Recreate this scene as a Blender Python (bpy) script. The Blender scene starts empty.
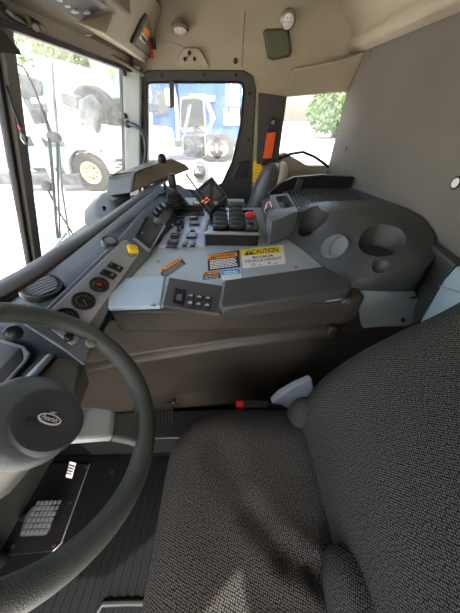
import bpy, bmesh, math, random
from mathutils import Vector, Matrix
random.seed(7)
S = bpy.context.scene
COL = S.collection
PI = math.pi
V = Vector
CAM = V((0, 0, 1.3))
PITCH = math.atan(201 / 230.0)
cp, sp = math.cos(PITCH), math.sin(PITCH)

def U(u, v, x=None, y=None, z=None, t=None):
    """point of the cab seen at photo position (u, v) at a known width, depth, height or distance"""
    b = (306.5 - v) / 230.0
    d = V(((u - 230) / 230.0, cp + sp * b, -sp + cp * b))
    if x is not None: t = (x - CAM.x) / d.x
    elif y is not None: t = (y - CAM.y) / d.y
    elif z is not None: t = (z - CAM.z) / d.z
    return CAM + d * t

# ------------------------------------------------------------------ materials
def mat(name, col, rough=.5, metal=0, bump=0, bscale=200, var=0, vscale=6, emit=None, coat=0, spec=.36):
    m = bpy.data.materials.new(name); m.use_nodes = True
    nt = m.node_tree; N = nt.nodes; L = nt.links; b = N['Principled BSDF']
    b.inputs['Base Color'].default_value = (*col, 1)
    b.inputs['Roughness'].default_value = rough
    b.inputs['Metallic'].default_value = metal
    b.inputs['Specular IOR Level'].default_value = spec
    if coat: b.inputs['Coat Weight'].default_value = coat
    tc = N.new('ShaderNodeTexCoord')
    if var:
        n = N.new('ShaderNodeTexNoise'); n.inputs['Scale'].default_value = vscale; n.inputs['Detail'].default_value = 6
        L.new(tc.outputs['Object'], n.inputs['Vector'])
        r = N.new('ShaderNodeValToRGB')
        r.color_ramp.elements[0].position = .35; r.color_ramp.elements[1].position = .68
        r.color_ramp.elements[0].color = (*[c * (1 - var) for c in col], 1)
        r.color_ramp.elements[1].color = (*[min(1, c * (1 + var)) for c in col], 1)
        L.new(n.outputs['Fac'], r.inputs['Fac']); L.new(r.outputs['Color'], b.inputs['Base Color'])
    if bump:
        n2 = N.new('ShaderNodeTexNoise'); n2.inputs['Scale'].default_value = bscale; n2.inputs['Detail'].default_value = 2
        L.new(tc.outputs['Object'], n2.inputs['Vector'])
        bp = N.new('ShaderNodeBump'); bp.inputs['Strength'].default_value = bump; bp.inputs['Distance'].default_value = .002
        L.new(n2.outputs['Fac'], bp.inputs['Height']); L.new(bp.outputs['Normal'], b.inputs['Normal'])
    if emit:
        b.inputs['Emission Color'].default_value = (*col, 1); b.inputs['Emission Strength'].default_value = emit
    return m

def fabric_mat(name, dark, light, scale=250, back=False):
    m = mat(name, dark, .95, spec=.15); nt = m.node_tree; N = nt.nodes; L = nt.links; b = N['Principled BSDF']
    tc = N.new('ShaderNodeTexCoord')
    mp = N.new('ShaderNodeMapping'); mp.inputs['Scale'].default_value = (1, 1, 1); mp.inputs['Rotation'].default_value = (0, 0, .35)
    sx = N.new('ShaderNodeSeparateXYZ'); cx = N.new('ShaderNodeCombineXYZ'); L.new(tc.outputs['Object'], sx.inputs[0])
    L.new(sx.outputs[1], cx.inputs[1])
    if back:
        ad = N.new('ShaderNodeMath'); ad.operation = 'ADD'; L.new(sx.outputs[0], ad.inputs[0]); L.new(sx.outputs[2], ad.inputs[1]); L.new(ad.outputs[0], cx.inputs[0])
    else: L.new(sx.outputs[0], cx.inputs[0])
    L.new(cx.outputs[0], mp.inputs['Vector'])
    vo = N.new('ShaderNodeTexVoronoi'); vo.inputs['Scale'].default_value = scale; vo.inputs['Randomness'].default_value = .3; vo.voronoi_dimensions = '2D'
    L.new(mp.outputs['Vector'], vo.inputs['Vector'])
    r = N.new('ShaderNodeValToRGB'); r.color_ramp.elements[0].position = .12; r.color_ramp.elements[1].position = .5
    r.color_ramp.elements[0].color = (*light, 1); r.color_ramp.elements[1].color = (*dark, 1)
    L.new(vo.outputs['Distance'], r.inputs['Fac'])
    n = N.new('ShaderNodeTexNoise'); n.inputs['Scale'].default_value = 5; n.inputs['Detail'].default_value = 5
    L.new(tc.outputs['Object'], n.inputs['Vector'])
    mx = N.new('ShaderNodeMix'); mx.data_type = 'RGBA'; mx.blend_type = 'MULTIPLY'; mx.inputs[0].default_value = .5
    L.new(r.outputs['Color'], mx.inputs[6]); L.new(n.outputs['Color'], mx.inputs[7])
    L.new(r.outputs['Color'], b.inputs['Base Color'])
    bp = N.new('ShaderNodeBump'); bp.inputs['Strength'].default_value = .6; bp.inputs['Distance'].default_value = .002; bp.invert = True
    L.new(vo.outputs['Distance'], bp.inputs['Height']); L.new(bp.outputs['Normal'], b.inputs['Normal'])
    b.inputs['Specular IOR Level'].default_value = .1
    return m

def glass_mat(name, haze=.06, tint=(1, 1, 1), hcol=(.9, .9, .85)):
    m = bpy.data.materials.new(name); m.use_nodes = True
    nt = m.node_tree; N = nt.nodes; L = nt.links; N.clear()
    out = N.new('ShaderNodeOutputMaterial')
    tr = N.new('ShaderNodeBsdfTransparent'); tr.inputs['Color'].default_value = (*tint, 1)
    df = N.new('ShaderNodeBsdfDiffuse'); df.inputs['Color'].default_value = (*hcol, 1)
    tl = N.new('ShaderNodeBsdfTranslucent'); tl.inputs['Color'].default_value = (*hcol, 1)
    gl = N.new('ShaderNodeBsdfGlossy'); gl.inputs['Roughness'].default_value = .02
    a = N.new('ShaderNodeMixShader'); a.inputs[0].default_value = .5
    L.new(df.outputs[0], a.inputs[1]); L.new(tl.outputs[0], a.inputs[2])
    tc = N.new('ShaderNodeTexCoord'); n = N.new('ShaderNodeTexNoise'); n.inputs['Scale'].default_value = 7; n.inputs['Detail'].default_value = 7
    L.new(tc.outputs['Object'], n.inputs['Vector'])
    mr = N.new('ShaderNodeMapRange'); mr.inputs[1].default_value = .35; mr.inputs[2].default_value = .75
    mr.inputs[3].default_value = haze * .5; mr.inputs[4].default_value = haze * 1.6
    L.new(n.outputs['Fac'], mr.inputs[0])
    b = N.new('ShaderNodeMixShader'); L.new(mr.outputs[0], b.inputs[0]); L.new(tr.outputs[0], b.inputs[1]); L.new(a.outputs[0], b.inputs[2])
    lw = N.new('ShaderNodeLayerWeight'); lw.inputs[0].default_value = .5
    pw = N.new('ShaderNodeMath'); pw.operation = 'POWER'; pw.inputs[1].default_value = 4; L.new(lw.outputs['Facing'], pw.inputs[0])
    fr = N.new('ShaderNodeMath'); fr.operation = 'MULTIPLY_ADD'; fr.inputs[1].default_value = .5; fr.inputs[2].default_value = .03; L.new(pw.outputs[0], fr.inputs[0])
    c = N.new('ShaderNodeMixShader'); L.new(fr.outputs[0], c.inputs[0]); L.new(b.outputs[0], c.inputs[1]); L.new(gl.outputs[0], c.inputs[2])
    L.new(c.outputs[0], out.inputs['Surface'])
    return m

M = {}
M['cream'] = mat('warm cream headliner plastic', (.40, .35, .25), .6, bump=.15, bscale=120, var=.05)
M['cream_dark'] = mat('tan trim', (.22, .18, .12), .6, bump=.15, var=.08)
M['pad_grey'] = mat('grey padded vinyl', (.155, .142, .122), .75, bump=.35, bscale=350, var=.07, vscale=3)
M['door_dark'] = mat('dark olive moulded plastic', (.050, .050, .042), .45, bump=.2, bscale=300, var=.1)
M['pillar_grey'] = mat('pale grey painted pillar', (.30, .33, .31), .5, var=.06)
M['rubber'] = mat('black rubber', (.012, .012, .013), .55, bump=.2)
M['black'] = mat('black plastic', (.018, .018, .019), .38, bump=.15, bscale=300)
M['black_gloss'] = mat('glossy black plastic', (.012, .012, .014), .18)
M['charcoal'] = mat('charcoal moulded plastic', (.052, .053, .053), .42, bump=.35, bscale=420, var=.15, vscale=9)
M['brown_black'] = mat('warm dark moulded plastic', (.046, .038, .031), .42, bump=.3, bscale=420, var=.18, vscale=7)
M['navy'] = mat('dark blue grey dash plastic', (.012, .020, .030), .65, bump=.4, bscale=500, var=.1, spec=.3)
M['dash_grey'] = mat('mid grey dash plastic', (.135, .15, .155), .45, bump=.3, bscale=400, var=.08)
M['plate'] = mat('pale blue grey plastic plate', (.36, .41, .42), .33, bump=.2, bscale=500, var=.07, vscale=8)
M['lid'] = mat('pale blue lid', (.36, .45, .51), .3, bump=.25, bscale=500, var=.05)
M['light_grey'] = mat('light grey plastic', (.34, .37, .37), .45, bump=.3, bscale=400, var=.08)
M['silver'] = mat('silver panel', (.42, .44, .50), .35, metal=.35, var=.05, vscale=14)
M['chrome'] = mat('chrome', (.7, .7, .7), .15, metal=1)
M['steel'] = mat('dull steel', (.35, .35, .34), .35, metal=.8)
M['wheel'] = mat('worn dark grey wheel leather', (.060, .066, .062), .36, bump=.5, bscale=600, var=.2, vscale=12)
M['hub'] = mat('blue grey wheel hub', (.105, .12, .125), .35, bump=.25, bscale=500, var=.08)
M['column'] = mat('grey steering column shroud', (.085, .088, .080), .32, bump=.25, bscale=500, var=.1)
M['horn'] = mat('dark horn pad', (.045, .048, .054), .5, bump=.4, bscale=600)
M['fabric'] = fabric_mat('black grey knit seat fabric', (.0085, .0083, .008), (.094, .089, .082))
M['fabric_back'] = fabric_mat('black grey knit backrest fabric', (.0085, .0083, .008), (.102, .097, .089), back=True)
M['belt_orange'] = mat('orange seat belt webbing', (.86, .12, .015), .6, bump=.5, bscale=700)
M['yellow'] = mat('yellow label', (.95, .72, .02), .4)
M['orange'] = mat('orange label', (.93, .33, .03), .4)
M['white'] = mat('white label', (.82, .80, .76), .4)
M['offwhite'] = mat('white paint', (.70, .70, .66), .5, var=.05)
M['ink'] = mat('black ink', (.012, .012, .012), .5)
M['blue'] = mat('bright blue label', (.03, .30, .75), .4)
M['red'] = mat('red plastic', (.65, .015, .02), .35)
M['green_led'] = mat('green button', (.02, .35, .15), .3)
M['olive'] = mat('olive grille cloth', (.12, .125, .07), .8, bump=.6, bscale=900)
M['pillar_dark'] = mat('dark warm grey pillar cover', (.060, .056, .050), .6, bump=.2, bscale=350)
M['lens'] = mat('frosted lamp lens', (.75, .72, .62), .25)
M['gauge_face'] = mat('gauge face', (.02, .02, .022), .3)
M['grey_ink'] = mat('pale grey gauge marks', (.45, .47, .45), .5)
M['mirror'] = mat('mirror glass', (.75, .8, .8), .03, metal=1)
M['mirror_back'] = mat('grey mirror shell', (.33, .35, .31), .4, var=.1)
M['cloth'] = mat('white cloth', (.60, .66, .74), .9, bump=.3, bscale=150)
M['mat_rubber'] = mat('black ribbed floor mat', (.004, .005, .006), .85, bump=.3, bscale=300, spec=.12)
M['tread'] = mat('black tread mat', (.055, .053, .048), .4, bump=.3)
M['glass'] = glass_mat('dusty window glass', .10)
M['glass_clear'] = glass_mat('windscreen glass', .05)
M['leaf'] = mat('leaves', (.11, .20, .06), .7, var=.5, vscale=3)
M['trunk'] = mat('bark', (.10, .07, .05), .9)
M['tyre'] = mat('tyre rubber', (.03, .03, .03), .8, bump=.4, bscale=60)
M['truck_white'] = mat('white truck paint', (.50, .49, .46), .35, var=.04)
M['truck_blue'] = mat('blue truck paint', (.03, .09, .38), .35, var=.25, vscale=2)
M['truck_dark'] = mat('dark chassis', (.06, .07, .075), .6, var=.4, vscale=5)
M['teal'] = mat('faded teal steel', (.16, .30, .31), .5, var=.1)
M['rim_tan'] = mat('tan wheel rim', (.50, .40, .22), .5, var=.2)
M['ground'] = mat('pale concrete', (.55, .53, .49), .9, var=.1, vscale=.8)
M['dirt'] = mat('dry leaves and dirt', (.33, .24, .13), .9, var=.3, vscale=6)
M['wall_ext'] = mat('stucco', (.55, .53, .48), .9, var=.05)
M['screen'] = mat('dark monitor screen', (.035, .022, .018), .12)
M['amber'] = mat('amber display digits', (.85, .22, .08), .5, emit=.15)

# ------------------------------------------------------------------ mesh helpers
class MB:
    def __init__(s): s.bm = bmesh.new()
    def _faces(s, vs, fs):
        bv = [s.bm.verts.new(v) for v in vs]
        for f in fs:
            try: s.bm.faces.new([bv[i] for i in f])
            except ValueError: pass
        return bv
    def prism(s, poly, vec):
        poly = [V(p) for p in poly]; vec = V(vec); n = len(poly)
        s._faces(poly + [p + vec for p in poly], [tuple(range(n))[::-1], tuple(range(n, 2 * n))] + [(i, (i + 1) % n, n + (i + 1) % n, n + i) for i in range(n)])
        return s
    def hull8(s, a, b):
        """two matching loops joined into a closed solid"""
        n = len(a)
        s._faces([V(p) for p in a] + [V(p) for p in b], [tuple(range(n))[::-1], tuple(range(n, 2 * n))] + [(i, (i + 1) % n, n + (i + 1) % n, n + i) for i in range(n)])
        return s
    def box(s, c, d, R=None):
        c = V(c); x, y, z = [k / 2 for k in d]
        P = [V((i, j, k)) for k in (-z, z) for (i, j) in ((-x, -y), (x, -y), (x, y), (-x, y))]
        if R is not None: P = [R @ p for p in P]
        return s.hull8([c + p for p in P[:4]], [c + p for p in P[4:]])
    def loft(s, loops, cap=True, closed=True):
        n = len(loops[0]); vs = [V(p) for l in loops for p in l]; fs = []
        for k in range(len(loops) - 1):
            for i in range(n if closed else n - 1):
                j = (i + 1) % n
                fs.append((k * n + i, k * n + j, (k + 1) * n + j, (k + 1) * n + i))
        if cap: fs += [tuple(range(n))[::-1], tuple(range((len(loops) - 1) * n, len(loops) * n))]
        s._faces(vs, fs); return s
    def ring(s, c, ax, r, n=20):
        ax = V(ax).normalized(); h = V((0, 0, 1)) if abs(ax.z) < .9 else V((1, 0, 0))
        a = ax.cross(h).normalized(); b = ax.cross(a); c = V(c)
        return [c + (a * math.cos(2 * PI * i / n) + b * math.sin(2 * PI * i / n)) * r for i in range(n)]
    def cyl(s, p0, p1, r0, r1=None, n=20):
        p0, p1 = V(p0), V(p1); r1 = r0 if r1 is None else r1
        return s.loft([s.ring(p0, p1 - p0, r0, n), s.ring(p1, p1 - p0, r1, n)])
    def lathe(s, c, ax, prof, n=28):
        c = V(c); ax = V(ax).normalized()
        return s.loft([s.ring(c + ax * h, ax, max(r, 1e-4), n) for r, h in prof])
    def tube(s, pts, r, n=10, flat=None):
        pts = [V(p) for p in pts]; loops = []; up = None
        for i, p in enumerate(pts):
            t = (pts[min(i + 1, len(pts) - 1)] - pts[max(i - 1, 0)]).normalized()
            if up is None:
                h = V((0, 0, 1)) if abs(t.z) < .9 else V((1, 0, 0)); up = (h - t * h.dot(t)).normalized()
            else: up = (up - t * up.dot(t)).normalized()
            b = t.cross(up); rr = r[i] if isinstance(r, (list, tuple)) else r
            loops.append([p + (up * math.cos(2 * PI * k / n) + b * math.sin(2 * PI * k / n)) * rr for k in range(n)])
        return s.loft(loops)
    def torus(s, c, ax, R, r, n=64, m=14, a0=0, a1=2 * PI):
        ax = V(ax).normalized(); h = V((0, 1, 0)); a = ax.cross(h).normalized(); b = ax.cross(a); c = V(c)
        loops = []
        for i in range(n):
            t = 2 * PI * i / n; d = a * math.cos(t) + b * math.sin(t)
            loops.append([c + d * (R + r * math.cos(2 * PI * k / m)) + ax * r * math.sin(2 * PI * k / m) for k in range(m)])
        loops.append(loops[0]); vs = [p for l in loops[:-1] for p in l]; fs = []
        for k in range(n):
            for i in range(m):
                j = (i + 1) % m; k2 = (k + 1) % n
                fs.append((k * m + i, k * m + j, k2 * m + j, k2 * m + i))
        s._faces(vs, fs); return s
    def pad(s, lo, hi, e=.35, n=28, f=None):
        """soft rounded block (superellipsoid from a subdivided cube), optional deformation"""
        lo, hi = V(lo), V(hi); c = (lo + hi) / 2; h = (hi - lo) / 2
        b = bmesh.new(); bmesh.ops.create_cube(b, size=2)
        bmesh.ops.subdivide_edges(b, edges=b.edges[:], cuts=n, use_grid_fill=True)
        idx = {}
        k = 1 / e
        for v in b.verts:
            q = v.co; m = (abs(q.x) ** k + abs(q.y) ** k + abs(q.z) ** k) ** (e)
            q = q / m
            p = V((c.x + q.x * h.x, c.y + q.y * h.y, c.z + q.z * h.z))
            if f: p = f(p)
            idx[v.index] = s.bm.verts.new(p)
        b.verts.index_update()
        for fc in b.faces: s.bm.faces.new([idx[v.index] for v in fc.verts])
        b.free(); return s
    def build(s, name, m, parent=None, smooth=False, bevel=0, seg=2, sub=0):
        bmesh.ops.recalc_face_normals(s.bm, faces=s.bm.faces[:])
        me = bpy.data.meshes.new(name); s.bm.to_mesh(me); s.bm.free()
        o = bpy.data.objects.new(name, me); COL.objects.link(o)
        me.materials.append(M[m] if isinstance(m, str) else m)
        if parent: o.parent = parent
        if bevel:
            md = o.modifiers.new('Bevel', 'BEVEL'); md.width = bevel; md.segments = seg; md.limit_method = 'ANGLE'; md.angle_limit = .6
            smooth = True
        if sub:
            md = o.modifiers.new('Sub', 'SUBSURF'); md.levels = sub; md.render_levels = sub; smooth = True
        if smooth:
            for p in me.polygons: p.use_smooth = True
            try: me.set_sharp_from_angle(angle=.7)
            except Exception: pass
        return o

def thing(name, label, cat, loc=(0, 0, 0), group=None):
    o = bpy.data.objects.new(name, None); COL.objects.link(o); o.empty_display_size = .05
    o['label'] = label; o['category'] = cat
    if group: o['group'] = group
    return o
def tag(o, label, cat, group=None):
    o['label'] = label; o['category'] = cat
    if group: o['group'] = group
    return o
def struct(o): o['kind'] = 'structure'; return o

class Fr:
    """a flat face in the cab: origin, two in-plane axes, normal"""
    def __init__(s, O, A, B):
        s.O = V(O); s.A = (V(A) - s.O).normalized(); b = V(B) - s.O
        s.N = s.A.cross(b).normalized(); s.B = s.N.cross(s.A).normalized()
        s.w = (V(A) - s.O).length; s.h = b.length
    def p(s, a, b, h=0): return s.O + s.A * a + s.B * b + s.N * h
    def hit(s, u, v):
        q = U(u, v, t=1) - CAM; t = (s.O - CAM).dot(s.N) / q.dot(s.N); d = CAM + q * t - s.O
        return d.dot(s.A), d.dot(s.B)
    def rect(s, mb, a0, b0, a1, b1, h, h0=0):
        a0, a1 = min(a0, a1), max(a0, a1); b0, b1 = min(b0, b1), max(b0, b1)
        return mb.prism([s.p(a0, b0, h0), s.p(a1, b0, h0), s.p(a1, b1, h0), s.p(a0, b1, h0)], s.N * (h - h0))
    def prect(s, mb, u0, v0, u1, v1, h, h0=0):
        a, b = s.hit(u0, v0), s.hit(u1, v1)
        return s.rect(mb, a[0], a[1], b[0], b[1], h, h0)
    def text(s, txt, a, b, w, hgt, m, parent, name='lettering', lift=.0006, shear=0):
        cu = bpy.data.curves.new(name, 'FONT'); cu.body = txt; cu.size = 1; cu.extrude = 0.0; cu.shear = shear
        cu.offset = .012
        o = bpy.data.objects.new(name, cu); COL.objects.link(o)
        dg = bpy.context.evaluated_depsgraph_get(); dg.update()
        me = bpy.data.meshes.new_from_object(o.evaluated_get(dg)); bpy.data.objects.remove(o)
        xs = [v.co.x for v in me.vertices]; ys = [v.co.y for v in me.vertices]
        x0, x1, y0, y1 = min(xs), max(xs), min(ys), max(ys)
        for v in me.vertices:
            x = a + (v.co.x - x0) / (x1 - x0) * w; y = b + (v.co.y - y0) / (y1 - y0) * hgt
            v.co = s.p(x, y, lift)
        r = bpy.data.objects.new(name, me); COL.objects.link(r); me.materials.clear(); me.materials.append(M[m]); r.parent = parent
        return r

def lerp(a, b, t): return V(a) * (1 - t) + V(b) * t

# ------------------------------------------------------------------ camera, world, sun
cam = bpy.data.objects.new('camera', bpy.data.cameras.new('camera')); COL.objects.link(cam)
cam.location = CAM; cam.rotation_euler = (PI / 2 - PITCH, 0, 0)
cam.data.sensor_fit = 'VERTICAL'; cam.data.sensor_height = 36; cam.data.lens = 36 * 230 / 613.0
cam.data.clip_start = .01; S.camera = cam
S.view_settings.view_transform = 'Standard'; S.view_settings.look = 'None'
S.view_settings.gamma = 1; S.view_settings.use_curve_mapping = False
S.view_settings.exposure = 1.65
w = bpy.data.worlds.new('sky'); S.world = w; w.use_nodes = True
nt = w.node_tree; bg = nt.nodes['Background']
sky = nt.nodes.new('ShaderNodeTexSky'); sky.sky_type = 'NISHITA'; sky.sun_disc = False
sky.sun_elevation = math.radians(62); sky.sun_rotation = math.radians(170); sky.dust_density = 3; sky.air_density = 1.0
tintn = nt.nodes.new('ShaderNodeMix'); tintn.data_type = 'RGBA'; tintn.blend_type = 'MULTIPLY'; tintn.inputs[0].default_value = 1; tintn.inputs[7].default_value = (1.12, 1.0, .84, 1)
nt.links.new(sky.outputs[0], tintn.inputs[6]); nt.links.new(tintn.outputs[2], bg.inputs[0]); bg.inputs[1].default_value = .45
sl = bpy.data.lights.new('sun', 'SUN'); sl.energy = 3.0; sl.angle = .01; sl.color = (1, .95, .86)
so = bpy.data.objects.new('sun', sl); COL.objects.link(so)
SUN_FROM = V((.10, -.49, 1.0)).normalized()
so.rotation_euler = SUN_FROM.to_track_quat('Z', 'Y').to_euler(); so.location = (0, -3, 5)

# ------------------------------------------------------------------ cab shell
Y1 = 1.78      # passenger side wall
XB = .66       # rear wall
ZC = 1.70      # ceiling
YN = -.50      # driver side
struct(MB().box((-.02, .64, -.02), (1.75, 2.36, .04)).build('floor', 'rubber'))
struct(MB().box((-.02, .68, ZC + .05), (1.60, 2.36, .06)).build('ceiling', 'cream'))
# driver side, unseen: door stands open, gap shaped to throw a sun patch inside
mb = MB().prism([V((x, YN, z)) for x, z in ((-.9, 1.0), (-.34, 1.06), (.052, 1.58), (.13, 1.68), (.13, 0), (.68, 0), (.68, 1.75), (-.9, 1.75))], (0, -.03, 0))
mb.box((-.85, YN - .03, .42), (.12, .06, .84))
struct(mb.build('wall_near', 'door_dark'))
# passenger side wall with the door opening and the quarter window opening
mb = MB()
xl, xr, zt, zb = -.60, .13, 1.425, .30
mb.box((-.70, Y1 + .03, .42), (.20, .06, .84))
qa, qb, qc, qd = U(287, 97, y=Y1), U(347, 92, y=Y1), U(331, 166, y=Y1), U(278, 152, y=Y1)
def wp(x, z): return V((x, Y1, z))
# lower part below the quarter window, pillar strip, rail above
mb.prism([wp(.11, 0), wp(XB, 0), wp(XB, qc.z), wp(.52, qc.z), wp(qd.x + .05, qd.z - .005), wp(qd.x, qd.z - .02), wp(.11, qd.z - .02)], (0, .06, 0))
mb.prism([wp(.11, qd.z - .02), wp(qd.x, qd.z - .02), wp(qa.x, qa.z), wp(.11, qa.z)], (0, .06, 0))
mb.prism([wp(-.60, zt), wp(.11, zt), wp(.11, qa.z), wp(qa.x, qa.z), wp(XB, qb.z), wp(XB, 1.5), wp(-.60, 1.5)], (0, .06, 0))
struct(mb.build('wall_far', 'cream'))
# curved cove from the passenger wall up to the ceiling
prof = []
for i in range(11):
    a = PI / 2 * i / 10
    prof.append((Y1 - .20 * (1 - math.cos(a)) , 1.495 + .205 * math.sin(a)))
loops = []
for x in (-.62, XB):
    loops.append([V((x, y, z)) for y, z in prof] + [V((x, y + .03, z + .03)) for y, z in reversed(prof)])
struct(MB().loft(loops).build('trim_1', 'cream', smooth=True))
# rear wall padded vinyl
mb = MB().prism([V((XB, YN, .0)), V((XB, Y1, .0)), V((XB, Y1, 1.75)), V((XB, YN, 1.75))], (.05, 0, 0))
struct(mb.build('wall_back', 'pad_grey'))
# headliner moulding that runs over the rear wall and turns down at the corner
loops = []
for y, s_ in ((YN, 1), (.4, 1), (1.2, 1), (1.62, 1), (Y1, 1)):
    loops.append([V((XB + .002, y, 1.50)), V((XB - .045, y, 1.512)), V((XB - .062, y, 1.535)), V((XB - .055, y, 1.56)), V((XB - .085, y, 1.60)), V((XB - .17, y, 1.66)), V((XB - .26, y, 1.70)), V((XB + .002, y, 1.72))])
struct(MB().loft(loops).build('trim_2', 'cream', bevel=.006))
# lower cream fillet dropping from the moulding over the quarter window
fa = [U(250, 55, y=1.76), U(262, 68, y=1.75), U(298, 66, y=1.74), U(338, 56, y=1.70), V((XB, 1.66, 1.515)), V((XB, Y1, 1.52)), V((.16, Y1, 1.52))]
mb = MB().prism([U(285, 96.5, y=Y1 - .004), U(292, 69, y=1.745), U(332, 62, y=1.70), V((XB, 1.66, 1.50)), V((XB, Y1 - .01, qb.z))], (0, .03, .0))
struct(mb.build('trim_3', 'cream', bevel=.006))
# screws / clips on the moulding and padded wall
for i, (u, v) in enumerate(((263, 29), (205, 0))): pass
pc = thing('padded_panel_button', 'small white plastic button pushed into the grey padded rear wall', 'button')
q = U(456, 183, x=XB)
MB().lathe(q, (-1, 0, 0), [(.013, 0), (.013, .003), (.009, .006), (.004, .007)]).build('button_head', 'white', pc, smooth=True)
MB().lathe(q, (-1, 0, 0), [(.018, -.001), (.018, .002), (.014, .003)]).build('button_collar', 'black', pc)
pc = thing('padded_panel_button', 'grey button on the padded rear wall low down beside the quarter window', 'button')
q = U(346, 149, x=XB)
MB().lathe(q, (-1, 0, 0), [(.012, 0), (.012, .003), (.006, .005)]).build('button_head', 'pad_grey', pc, smooth=True)
pc = thing('padded_panel_button', 'grey button on the padded rear wall high up near the ceiling moulding', 'button')
q = U(369, 55, x=XB)
MB().lathe(q, (-1, 0, 0), [(.014, 0), (.014, .003), (.006, .005)]).build('button_head', 'pad_grey', pc, smooth=True)

# ------------------------------------------------------------------ windscreen and front
PT, PB = V((-.545, Y1, 1.455)), V((-.72, Y1, .80))          # far corner top/bottom
CT, CB_ = V((-.552, .87, 1.46)), V((-.851, .87, .755))         # centre post
NT, NB = V((-.56, YN, 1.46)), V((-.93, YN, .74))
struct(MB().prism([V((-.96, YN, 0)), V((-.78, Y1, 0)), V((-.74, Y1, 0)), V((-.92, YN, 0))], (0, 0, .74)).build('wall_front', 'door_dark'))
gl_ = V((-.012, 0, 0))
struct(MB().prism([CT, PT, PB, CB_], (-.005, 0, 0)).build('window_1', 'glass_clear'))
struct(MB().prism([NT, CT, CB_, NB], (-.005, 0, 0)).build('window_2', 'glass_clear'))
# header above the glass, sill below it
hd = MB().loft([[p + V((.02, 0, -.012)), p + V((.03, 0, .03)), p + V((.0, 0, .30)), p + V((-.05, 0, .30)), p + V((-.05, 0, -.01))] for p in (NT, CT, PT)])
struct(hd.build('trim_4', 'cream_dark'))
hd = MB().loft([[p + V((.012, 0, -.022)), p + V((.026, 0, -.022)), p + V((.026, 0, -.008)), p + V((.012, 0, -.008))] for p in (NT, CT, PT)])
struct(hd.build('trim_5', 'rubber'))
hd = MB().loft([[p + V((.06, 0, .03)), p + V((.06, 0, -.02)), p + V((-.03, 0, -.03)), p + V((-.03, 0, .02))] for p in (NB, CB_, PB)])
struct(hd.build('trim_6', 'door_dark', bevel=.004))
# centre post: pale bar outside, dark gasket and grey inner cover
def post(a, b, x0, x1, y0, y1, name, m, top=None):
    a, b = V(a), V(b)
    return struct(MB().hull8([b + V((x0, y0, 0)), b + V((x1, y0, 0)), b + V((x1, y1, 0)), b + V((x0, y1, 0))],
                     [a + V((x0, y0, 0)), a + V((x1, y0, 0)), a + V((x1, y1, 0)), a + V((x0, y1, 0))]).build(name, m, bevel=.004))
post(CT, CB_, -.004, .022, -.030, .012, 'trim_7', 'pad_grey')
post(CT, CB_, -.010, .014, .012, .026, 'trim_8', 'rubber')
post(CT, CB_, -.014, .010, -.044, -.030, 'trim_9', 'rubber')
# far corner post, pale grey with bolts
post(PT + V((0, -.03, 0)), PB + V((0, -.03, 0)), -.02, .075, -.02, .04, 'trim_10', 'pillar_grey')
post(PT + V((0, -.03, 0)), PB + V((0, -.03, 0)), -.035, -.018, -.025, .04, 'trim_11', 'rubber')
for v in (73, 116, 182):
    bt = thing('pillar_bolt', {73: 'topmost black bolt on the pale grey corner pillar', 116: 'black bolt halfway up the grey corner pillar', 182: 'lowest black bolt on the pale grey corner pillar'}[v], 'bolt', group='bolts on the corner pillar')
    q = U(125 if v > 100 else 124, v, y=Y1 - .055)
    MB().lathe(q, (0, -1, 0), [(.014, 0), (.014, .004), (.008, .010), (.002, .011)], 14).build('bolt_head', 'black', bt, smooth=True)

# ------------------------------------------------------------------ passenger door
door = MB(); yd = Y1 - .01
def dp(u, v, y=yd): return U(u, v, y=y)
outer = [dp(143, 192), dp(140, 120), dp(138, 84), dp(141, 74), dp(148, 70), dp(244, 70), dp(253, 76), dp(256, 90), dp(254, 130), dp(251, 192), dp(250, 215), dp(146, 215)]
inner = [dp(147.5, 186), dp(147.5, 125), dp(147, 90), dp(147.6, 84), dp(151, 82.5), dp(238, 82.5), dp(242, 84), dp(243.5, 90), dp(240.5, 126), dp(233, 160), dp(222, 184), dp(205, 192)]
n = len(outer); f0 = [p for p in outer]; i0 = [p for p in inner]
vs = []; th = V((0, .05, 0)); rec = V((0, .012, 0))
for l in (f0, [p + rec * .2 for p in i0], [p + th for p in i0], [p + th for p in f0]): vs += l
fs = []
for k in range(4):
    for i in range(n):
        j = (i + 1) % n; k2 = (k + 1) % 4
        fs.append((k * n + i, k * n + j, k2 * n + j, k2 * n + i))
door._faces(vs, fs)
door.prism([V((outer[0].x, yd, .30)), V((outer[9].x, yd, .30)), V((outer[9].x, yd, outer[9].z)), V((outer[8].x - .045, yd, 1.02)), inner[10], inner[11], V((inner[0].x, yd, inner[11].z)), V((outer[0].x, yd, inner[11].z))], (0, .05, 0))
D1 = door.build('door_1', 'door_dark', bevel=.006); struct(D1)
MB().prism([p + V((0, .022, 0)) for p in inner], (0, .004, 0)).build('window_pane', 'glass', D1)
# rubber lip around the pane
rl = MB(); rl.tube([p + V((0, -.001, 0)) for p in inner] + [inner[0]], .005, 8); rl.build('rubber_gasket', 'rubber', D1, smooth=True)
# fixings around the frame
for u, v in ((162, 76), (204, 75), (236, 75), (249, 94), (248, 140), (143, 98), (143, 150)):
    q = U(u, v, y=yd); MB().lathe(q, (0, -1, 0), [(.008, 0), (.008, .004), (.003, .007)], 12).build('trim_screw', 'black', D1, smooth=True)
sb = MB().prism([U(169, 80, y=1.74), U(174, 80, y=1.74), U(174, 107, y=1.74), U(170, 108, y=1.74)], (0, .012, 0))
tag(sb.build('hanging_strap', 'door_dark', bevel=.002), 'short dark strap hanging down over the passenger door window', 'strap')
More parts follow.
